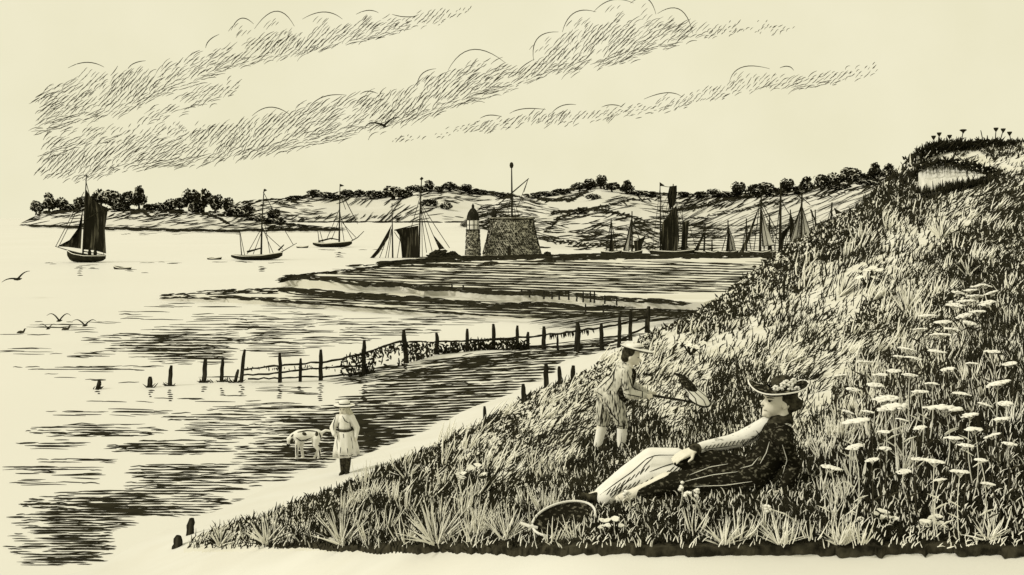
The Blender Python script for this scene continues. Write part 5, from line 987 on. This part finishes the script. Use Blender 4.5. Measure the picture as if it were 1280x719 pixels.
a = Acc(); ell(a, hc + np.array([.036, 0, .026]), (.088, .078, .088)); ell(a, J(991, 504), (.052, .066, .062)); ell(a, J(985, 510, .01), (.04, .055, .05)); ell(a, J(979.5, 500, -.058), (.022, .02, .046), ry=.25); ell(a, J(997, 505), (.038, .045, .042)); ell(a, J(966, 488), (.04, .055, .02)); ell(a, J(977, 496, -.055), (.024, .022, .034), ry=.4)
skin(a, 'hair', M['hair'], W, .007, 1)
a = Acc(); ell(a, J(959.6, 500.0, -.050), (.0105, .009, .0075)); cap(a, J(958.4, 498.8, -.047), J(962.6, 499.2, -.056), .0034, .002); ell(a, J(956.8, 499.6, .035), (.008, .008, .006)); cap(a, J(957.4, 495.8, -.040), J(964.5, 496.2, -.054), .0042, .003); cap(a, J(954.4, 512.2, -.014), J(956.6, 512.0, -.030), .0022, .0016); cap(a, J(953, 506.6, -.008), J(954.5, 506.9, -.012), .003, .003); a.build('eyes', M['hair'], W)
a = Acc(); chain(a, [J(981, 524), J(974, 526), J(968, 530)], [.058, .060, .052]); skin(a, 'collar', M['hair'], W, .007, 2)
# hat: broad curled brim, crown, ribbon and flowers
a = Acc(); c = J(973, 486); n = 40; t = np.arange(n) * 2 * math.pi / n; rings = []
for rr, zz in ((.40, .006), (.55, .0), (.8, -.004), (1.0, .018), (1.03, .03), (1.0, .028), (.8, .010), (.55, .014), (.40, .02)):
    x = .20 * rr * np.cos(t); y = .18 * rr * np.sin(t); z = zz + rr * (.030 * np.cos(2 * t + .3) - .012) + .012 * rr * np.sin(3 * t); rings.append(np.stack([c[0] + x, c[1] + y, c[2] + z + .03 * x], 1))
V = np.concatenate(rings); k = np.arange(8)[:, None]; j = np.arange(n)[None]; a.add(V, np.stack([k * n + j, k * n + (j + 1) % n, (k + 1) * n + (j + 1) % n, (k + 1) * n + j], -1).reshape(-1, 4))
ht = a.build('hat', M['dress'], W, smooth=True)
a = Acc(); ell(a, J(980, 481), (.095, .085, .068), ry=.12); a.build('hat_crown', M['hair'], ht, smooth=True)
rim = np.stack([c[0] + .206 * np.cos(t), c[1] + .185 * np.sin(t), c[2] + .026 + 1.03 * (.030 * np.cos(2 * t + .3) - .012) + .0124 * np.sin(3 * t) + .03 * .206 * np.cos(t)], 1); a = Acc(); a.tubes(np.concatenate([rim, rim[:2]]), .0055, 5); a.build('hat_edge', M['white'], ht)
a = Acc(); r = np.random.default_rng(4)
for (x, y) in [(966, 483), (972, 485), (979, 476), (984, 478), (975, 479), (988, 474), (992, 484), (984, 485)]:
    for q in range(7): aa = q / 7 * 6.28; ell(a, J(x, y, -.075) + np.array([.014 * math.cos(aa), -.006 + r.normal(0, .004), .014 * math.sin(aa)]), (.011, .007, .009), n=8)
a.build('hat_flowers', M['petal'], ht)
a = Acc()
for (x0, y0, x1, y1, r0) in [(975, 480, 972, 470, .016), (986, 478, 989, 468, .026), (982, 478, 994, 473, .018), (992, 482, 1000, 478, .016), (978, 480, 981, 471, .014)]: cap(a, J(x0, y0, -.02), J(x1, y1, -.03), r0, r0 * .4, 8)
a.build('hat_bow', M['hair'], ht)
# dress
a = Acc(); chain(a, [J(976, 534), J(972, 544), J(964, 566), J(950, 586), J(932, 597), J(880, 598)], [.05, .115, .115, .115, .13, .10]); cap(a, J(969, 542, -.13), J(970, 542, .12), .065, .065)
chain(a, [J(972, 546, -.16), J(986, 578, -.12), J(971, 603, -.17)], [.065, .052, .04])
chain(a, [J(930, 600, -.08), J(872, 600, -.08), J(834, 602, -.06), J(800, 614, -.05)], [.115, .10, .08, .055]); chain(a, [J(930, 592, .05), J(890, 580, .05), J(852, 582, .05)], [.11, .10, .08])
dr = skin(a, 'dress', M['dress'], W, .011, 4)
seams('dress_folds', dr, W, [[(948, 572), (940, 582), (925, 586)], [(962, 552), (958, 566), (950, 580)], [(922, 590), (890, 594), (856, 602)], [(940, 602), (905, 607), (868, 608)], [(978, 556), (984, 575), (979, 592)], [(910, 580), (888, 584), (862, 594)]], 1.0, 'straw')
a = Acc(); chain(a, [J(963, 536, .11), J(934, 553, .13), J(918, 557, .12), J(884, 561, .06), J(872, 562, .02)], [.062, .060, .05, .043, .037]); cap(a, J(979, 529), J(976, 534), .058, .064)
sv = skin(a, 'sleeve', M['lawn'], W, .008, 3); seams('sleeve_lines', sv, W, [[(957, 533), (950, 541), (937, 552)], [(931, 549), (928, 554), (931, 560)], [(945, 538), (950, 545)], [(922, 556), (895, 560), (874, 562)], [(872, 560), (870, 565), (872, 570)]] + [[(960 - q * 3.0, 535 + q * 1.7 + (q % 2)), (955 - q * 3.0, 543 + q * 1.7)] for q in range(10)] + [[(929 - q * 5, 549 + q * .9), (925 - q * 5, 555 + q * .7)] for q in range(10)], 1.1)  # fold lines, plus short ticks that hatch painted shade onto the sleeve
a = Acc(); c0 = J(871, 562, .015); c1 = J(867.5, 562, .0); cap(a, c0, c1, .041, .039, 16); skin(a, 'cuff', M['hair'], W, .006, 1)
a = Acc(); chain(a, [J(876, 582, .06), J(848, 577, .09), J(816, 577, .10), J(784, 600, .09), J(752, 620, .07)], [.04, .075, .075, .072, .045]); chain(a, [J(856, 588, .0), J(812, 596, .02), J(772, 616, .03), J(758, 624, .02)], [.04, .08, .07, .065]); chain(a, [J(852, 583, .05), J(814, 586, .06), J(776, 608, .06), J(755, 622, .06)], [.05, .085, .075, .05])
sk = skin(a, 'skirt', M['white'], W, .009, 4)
seams('skirt_lines', sk, W, [[(846, 590), (820, 601), (795, 613), (766, 627)], [(846, 578), (830, 583), (812, 590)], [(816, 572), (806, 582), (800, 592)], [(790, 598), (776, 609), (762, 618)], [(840, 569), (820, 569), (808, 574), (790, 590), (770, 604), (750, 619)], [(862, 569), (840, 569)], [(780, 606), (772, 616)]] + [[(812 - q * 6, 582 + q * 3.6), (806 - q * 6, 590 + q * 3.6)] for q in range(9)] + [[(800 - q * 5.5, 600 + q * 2.4), (795 - q * 5.5, 607 + q * 2.2)] for q in range(7)] + [[(836 - q * 6.5, 588 + q * 2.7 + (q % 3)), (829 - q * 6.5, 596 + q * 2.6)] for q in range(11)] + [[(858 - q * 5, 584 - q * .2), (851 - q * 5, 590)] for q in range(4)], 1.2)  # fold lines, plus rows of ticks painting a shaded mid tone on the skirt
a = Acc(); chain(a, [J(751, 622, .06), J(738, 625, .05), J(727, 621, .05)], [.037, .03, .02]); cap(a, J(748, 628, .05), J(744, 632, .05), .022, .018); skin(a, 'shoe', M['hair'], W, .006, 2)
# --- hoop net in the grass by her shoe
p = P(705, 648, 6.62); hn = thing('hoop_net', P(705, 660, 6.62), 'oval pale rimmed hoop with dark netting lying by the woman\'s shoe', 'net'); t = np.linspace(0, 2 * math.pi, 41); v1 = (P(742, 632, 6.72) - P(668, 660, 6.55)) / 2; v2 = (P(692, 630, 6.74) - P(718, 664, 6.48)) / 2
ring = p + np.cos(t)[:, None] * v1 + np.sin(t)[:, None] * v2; Acc().tubes(ring, .0085, 7).build('rim', M['white'], hn)
a = Acc(); rs = [p + s_ * (ring[:-1] - p) - np.array([0, -.02, .05]) * (1 - s_ ** 2) for s_ in (.98, .75, .5, .25, .02)]; k = np.arange(4)[:, None]; j = np.arange(40)[None]
up_ = np.concatenate(rs); a.add(up_, np.stack([k * 40 + j, k * 40 + (j + 1) % 40, (k + 1) * 40 + (j + 1) % 40, (k + 1) * 40 + j], -1).reshape(-1, 4)); a.add(up_ - np.array([0, 0, .006]), np.stack([k * 40 + j, k * 40 + (j + 1) % 40, (k + 1) * 40 + (j + 1) % 40, (k + 1) * 40 + j], -1).reshape(-1, 4)); a.build('netting', M['dress'], hn)
Acc().tubes(np.array([P(672, 660, 6.55), P(662, 658, 6.55), P(651, 654, 6.57)]), np.array([.011, .012, .010]), 7, caps=True).build('handle', M['white'], hn)

# --- boy bending forward with a butterfly net
D = 11.5; u = D / F
gb = ground(765, 562); B = thing('person', gb, 'boy in cap and tweed jacket bending forward with a butterfly net', 'person')
a = Acc(); ell(a, J(790, 444.5), (.088, .075, .098), ry=.55); cap(a, J(793, 451), J(796, 454), .05, .03); cap(a, J(798, 448), J(801, 451), .014, .013); ell(a, J(787, 447, -.075), (.016, .01, .024)); chain(a, [J(787, 450), J(783, 458)], [.045, .055])
chain(a, [J(781, 464), J(773, 478), J(762, 495)], [.115, .11, .12]); cap(a, J(781, 462, -.11), J(781, 462, .11), .058, .058)
chain(a, [J(780, 464, -.15), J(785, 489, -.16), J(806, 493, -.08)], [.05, .042, .030]); hand(a, J(806, 493, -.08), (1, .12, -.05), (0, -.9, .4), .13, 1.15, 1)
chain(a, [J(779, 463, .14), J(792, 484, .12), J(812, 492, .04)], [.05, .042, .030]); hand(a, J(812, 492, .03), (1, -.1, -.08), (0, .9, .4), .13, 1.15, -1)
chain(a, [J(763, 497, -.06), J(777, 528, -.07), J(775, 560, -.07)], [.095, .062, .042]); chain(a, [J(760, 497, .08), J(754, 528, .08), J(748, 560, .08)], [.095, .062, .042])
skin(a, 'body', M['skin'], B, .009, 3)
a = Acc(); ell(a, J(787, 441.5), (.093, .08, .086), ry=.4); ell(a, J(782, 447), (.055, .07, .06)); skin(a, 'hair', M['hair'], B, .009, 1)
a = Acc(); ell(a, J(797, 446.5, -.045), (.009, .009, .007)); a.build('eyes', M['hair'], B)
a = Acc(); c = J(796, 436.5); t = np.arange(30) * 2 * math.pi / 30; rg = []
for rr, z0 in ((.3, .01), (1, .0), (1.02, .012), (.3, .024)): rg.append(np.stack([c[0] + .185 * rr * np.cos(t), c[1] + .16 * rr * np.sin(t), c[2] + z0 - .24 * .185 * rr * np.cos(t)], 1))
k = np.arange(3)[:, None]; j = np.arange(30)[None]; a.add(np.concatenate(rg), np.stack([k * 30 + j, k * 30 + (j + 1) % 30, (k + 1) * 30 + (j + 1) % 30, (k + 1) * 30 + j], -1).reshape(-1, 4)); hb = a.build('hat', M['white'], B)
Acc().tubes(np.concatenate([rg[1], rg[1][:2]]), .007, 5).build('hat_edge', M['hair'], hb)
a = Acc(); a.lathe([(.098, 0), (.094, .035), (.085, .05), (.01, .055)], c + np.array([-.03, 0, .012]), 24); a.build('hat_crown', M['white'], hb); a = Acc(); a.lathe([(.1, .002), (.0985, .02)], c + np.array([-.03, 0, .012]), 24); a.build('hat_band', M['hair'], hb)
a = Acc(); chain(a, [J(783, 459), J(780, 465), J(773, 479), J(764, 492)], [.075, .125, .125, .14]); chain(a, [J(764, 484), J(756, 489), J(745, 489)], [.13, .10, .03]); cap(a, J(781, 464, -.12), J(781, 464, .12), .075, .075)
jk = skin(a, 'jacket', M['twill'], B, .011, 3)
a = Acc(); chain(a, [J(786, 460, -.02), J(785, 468, -.03), J(781, 480, -.04), J(775, 492, -.05)], [.05, .098, .098, .105]); skin(a, 'dark_front', M['dress'], B, .010, 3)  # dark piece down the front of the chest, beside the paler jacket
a = Acc(); chain(a, [J(779, 464, -.16), J(784, 489, -.17), J(803, 493, -.09)], [.070, .060, .046]); chain(a, [J(780, 464, .15), J(793, 485, .12), J(809, 492, .05)], [.068, .058, .044]); sl_ = skin(a, 'sleeve', M['twill'], B, .010, 3)
seams('sleeve_lines', sl_, B, [[(772, 463), (774, 478), (779, 492), (804, 497)], [(785, 467), (790, 484), (803, 490)], [(803, 489), (803, 497)], [(780, 488), (786, 486)]], 1.3)
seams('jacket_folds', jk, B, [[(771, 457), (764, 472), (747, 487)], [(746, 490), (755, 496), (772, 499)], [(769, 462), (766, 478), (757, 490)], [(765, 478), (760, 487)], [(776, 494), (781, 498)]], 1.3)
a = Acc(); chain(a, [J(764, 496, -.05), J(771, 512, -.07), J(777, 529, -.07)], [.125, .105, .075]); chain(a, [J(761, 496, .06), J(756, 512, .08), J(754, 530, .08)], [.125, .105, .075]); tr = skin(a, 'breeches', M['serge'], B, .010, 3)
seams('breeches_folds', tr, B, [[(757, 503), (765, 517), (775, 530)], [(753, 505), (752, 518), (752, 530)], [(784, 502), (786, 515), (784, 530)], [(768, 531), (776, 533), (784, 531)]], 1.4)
a = Acc(); chain(a, [J(777, 531, -.07), J(775.5, 558, -.07)], [.062, .05]); chain(a, [J(754, 532, .08), J(748, 558, .08)], [.062, .05]); skin(a, 'stockings', M['white'], B, .009, 2)
a = Acc(); cap(a, J(775, 561, -.07), J(787, 563, -.1), .05, .035); cap(a, J(748, 561, .08), J(760, 563, .05), .05, .035); skin(a, 'boots', M['hair'], B, .01, 2)
N_ = thing('butterfly_net', J(800, 492), 'butterfly net on a thin pole in the bending boy\'s hands', 'net')
Acc().tubes(np.array([J(798, 490.5, -.05), J(815, 493.5, -.05), J(850, 499, -.06), J(884, 505, -.08)]), np.array([.016, .016, .014, .012]), 8, caps=True).build('pole', M['wood'], N_)
t = np.linspace(0, 6.2832, 29); hp = J(872, 498, -.08); e1 = (J(886, 504) - J(858, 494)) / 2; e2 = np.array([.02, .13, .045]); rg = hp + np.cos(t)[:, None] * e1 + np.sin(t)[:, None] * e2
Acc().tubes(rg, .011, 6).build('hoop', M['wood'], N_)
a = Acc(); tip = J(843, 466, -.02); rs = []
for k_, s_ in enumerate((1, .86, .66, .46, .26, .02)): rs.append(tip + (hp - tip) * s_ + (rg[:-1] - hp) * (s_ ** .75) + np.array([.02 * math.sin(k_ * 2), 0, .05 * math.sin(s_ * 3.1)]))
V = np.concatenate(rs); k = np.arange(5)[:, None]; j = np.arange(28)[None]; f = np.stack([k * 28 + j, k * 28 + (j + 1) % 28, (k + 1) * 28 + (j + 1) % 28, (k + 1) * 28 + j], -1).reshape(-1, 4); a.add(V, f[:28 * 2], mi=0); a.add(V, f[28 * 2:], mi=1)
bag = a.build('net_bag', [M['white'], M['dress']], N_, smooth=True)
a = Acc()
for q in range(0, 28, 4): a.tubes(np.array([r_[q] for r_ in rs]), .006, 4)
a.build('net_seams', M['ink'], bag)

# --- girl on the path
gg = ground(432, 592); D = gg[1]; u = D / F
C_ = thing('person', gg, 'small girl in pale smock and straw hat standing on the sandy path', 'person')
a = Acc(); ell(a, J(429.5, 512), (.075, .078, .092)); cap(a, J(427, 515), J(426.5, 517), .04, .03); cap(a, J(424.6, 512.5), J(424, 513), .014, .012); chain(a, [J(430, 517), J(431, 522)], [.04, .05]); chain(a, [J(431, 525), J(431, 537), J(431, 547)], [.095, .09, .10]); cap(a, J(424.5, 521.5), J(438, 521.5), .045, .045)
chain(a, [J(423, 522), J(416.5, 534, -.05), J(419.5, 542, -.14)], [.04, .034, .025]); hand(a, J(419.5, 542, -.14), (.4, -.3, -1), (-1, 0, 0), .10, .5); chain(a, [J(439.5, 522), J(446, 535), J(445.5, 548, -.05)], [.04, .034, .025]); hand(a, J(445.5, 548, -.05), (-.1, 0, -1), (1, 0, 0), .10, .5)
chain(a, [J(428.5, 550), J(428.6, 573), J(428.6, 590)], [.07, .05, .036]); chain(a, [J(435, 550), J(434.6, 573), J(434.2, 590)], [.07, .05, .036]); skin(a, 'body', M['skin'], C_, .010, 2)
a = Acc(); ell(a, J(431.5, 510.5, .01), (.082, .085, .085)); chain(a, [J(434, 513, .02), J(438, 519, .03), J(440, 525, .05)], [.06, .055, .03]); chain(a, [J(429, 513, .06), J(429, 521, .07)], [.06, .04]); skin(a, 'hair', M['fair'], C_, .010, 1)
a = Acc(); ell(a, J(426.2, 511.5, -.066), (.008, .006, .007)); ell(a, J(430, 511.5, -.076), (.008, .006, .007)); cap(a, J(426.5, 515.6, -.06), J(429, 515.6, -.068), .004, .004); a.build('eyes', M['hair'], C_)
a = Acc(); c = J(430.5, 506.3); a.lathe([(.03, .0), (.185, -.012), (.19, .0), (.10, .014), (.095, .06), (.07, .085), (.005, .092)], c, 30, sy=.9); ha = a.build('hat', M['white'], C_, smooth=False); a = Acc().lathe([(.102, .016), (.1, .034)], c, 30, sy=.92); a.build('hat_band', M['ink'], ha)
t = np.linspace(0, 6.2832, 33); Acc().tubes(np.stack([c[0] + .187 * np.cos(t), c[1] + .17 * np.sin(t), np.full(33, c[2] - .008)], 1), .008, 5).build('hat_edge', M['ink'], ha)
a = Acc(); chain(a, [J(431, 520), J(431, 524), J(431, 533)], [.07, .115, .118]); chain(a, [J(423, 522), J(416.5, 534, -.05), J(419.5, 541, -.14)], [.062, .056, .036]); chain(a, [J(439.5, 522), J(446, 535), J(445.5, 545, -.05)], [.062, .056, .036]); bl = skin(a, 'blouse', M['white'], C_, .011, 3)
a = Acc(); c = J(431.5, 536.5); n = 36; t = np.arange(n) * 2 * math.pi / n; rg = []
for s_, rr in ((0, .115), (.1, .15), (.35, .185), (.7, .21), (1, .225), (.99, .215), (.5, .18)):
    fl = 1 + .10 * s_ * np.sin(9 * t) + .04 * np.sin(4 * t + 1) * s_; rg.append(np.stack([c[0] + rr * fl * np.cos(t) + .01 * s_, c[1] + rr * .85 * fl * np.sin(t), np.full(n, c[2] - s_ * 33 * u) + .02 * s_ * np.cos(t)], 1))
k = np.arange(6)[:, None]; j = np.arange(n)[None]; a.add(np.concatenate(rg), np.stack([k * n + j, k * n + (j + 1) % n, (k + 1) * n + (j + 1) % n, (k + 1) * n + j], -1).reshape(-1, 4)); ss = a.build('skirt', M['white'], C_, smooth=True)
seams('skirt_lines', ss, C_, [[(429, 541), (430, 549)], [(437.5, 541), (440, 552), (441.5, 566)], [(423, 540), (421, 552), (422, 567)], [(426, 558), (425, 568)], [(418, 568), (426, 570), (437, 570), (445, 567)], [(434, 558), (435, 569)]], 1.5); seams('blouse_folds', bl, C_, [[(424, 528), (423, 536)], [(437, 527), (438, 535)], [(420, 520), (417, 530), (417, 538)], [(428, 520), (431, 526), (436, 529)]], 1.0)
a = Acc(); a.lathe([(.128, 0), (.136, .02), (.128, .045)], c + np.array([0, 0, -.03]), 28, sy=.95); a.build('belt', M['hair'], C_)
a = Acc(); chain(a, [J(428.5, 566), J(428.6, 578), J(428.6, 588)], [.066, .056, .043]); chain(a, [J(435, 566), J(434.7, 578), J(434.2, 588)], [.066, .056, .043]); skin(a, 'stockings', M['hair'], C_, .009, 1)
a = Acc(); cap(a, J(428.6, 590.6), J(427, 591.6, -.09), .042, .034); cap(a, J(434.2, 590.6), J(434.6, 591.6, -.09), .042, .034); skin(a, 'boots', M['ink'], C_, .009, 1)

# --- dog drinking at the water's edge
D = zdist(385, 573, 0.0); u = D / F
Dg = thing('dog', P(385, 573, D), 'white dog with dark ears drinking at the water edge', 'dog')
a = Acc(); chain(a, [J(374, 545), J(384, 543.5), J(396, 544)], [.125, .112, .115]); cap(a, J(375, 548), J(377, 549), .085, .08); chain(a, [J(371, 543), J(366, 545), J(363.5, 548)], [.075, .06, .055]); ell(a, J(363, 549.5), (.078, .07, .072)); cap(a, J(362, 551), J(360.5, 555.5), .045, .028)
for (x, dy, xf) in ((373, -.06, 371.5), (377, .06, 378)): chain(a, [J(x, 551, dy), J(x - 1, 561, dy), J(xf, 572.5, dy)], [.055, .034, .026]); cap(a, J(xf, 573, dy), J(xf - 2, 573.4, dy), .028, .022)
for (x, dy, xf) in ((398, -.06, 399), (395, .06, 393)): chain(a, [J(x - 1, 547, dy), J(x - 3, 556, dy), J(x + 2, 563, dy), J(xf, 572.5, dy)], [.085, .046, .03, .024]); cap(a, J(xf, 573, dy), J(xf - 2, 573.4, dy), .028, .022)
chain(a, [J(402, 541), J(407, 538), J(415, 539)], [.034, .026, .018]); db = skin(a, 'body', M['fur'], Dg, .010, 2)
a = Acc(); ell(a, J(365.5, 550.5, -.075), (.030, .018, .058), ry=.3); ell(a, J(365, 549.5, .075), (.028, .018, .05), ry=.2); ell(a, J(360.5, 555.8), (.036, .032, .034)); a.build('ears', M['ink'], Dg, smooth=True)
a = Acc(); ell(a, J(382, 541.5, -.075), (.06, .05, .035), ry=.3); ell(a, J(397, 542, -.085), (.032, .045, .06)); a.build('back_patch', M['hair'], Dg, smooth=True)
seams('coat_edge', db, Dg, [[(370, 547), (376, 551), (382, 550), (390, 547)], [(399, 541), (401, 548), (400, 556)], [(372, 540.5), (384, 538.5), (396, 539.5)], [(371, 556), (371, 570)], [(399, 562), (400, 571)], [(367, 543), (364, 546)]], 1.6)
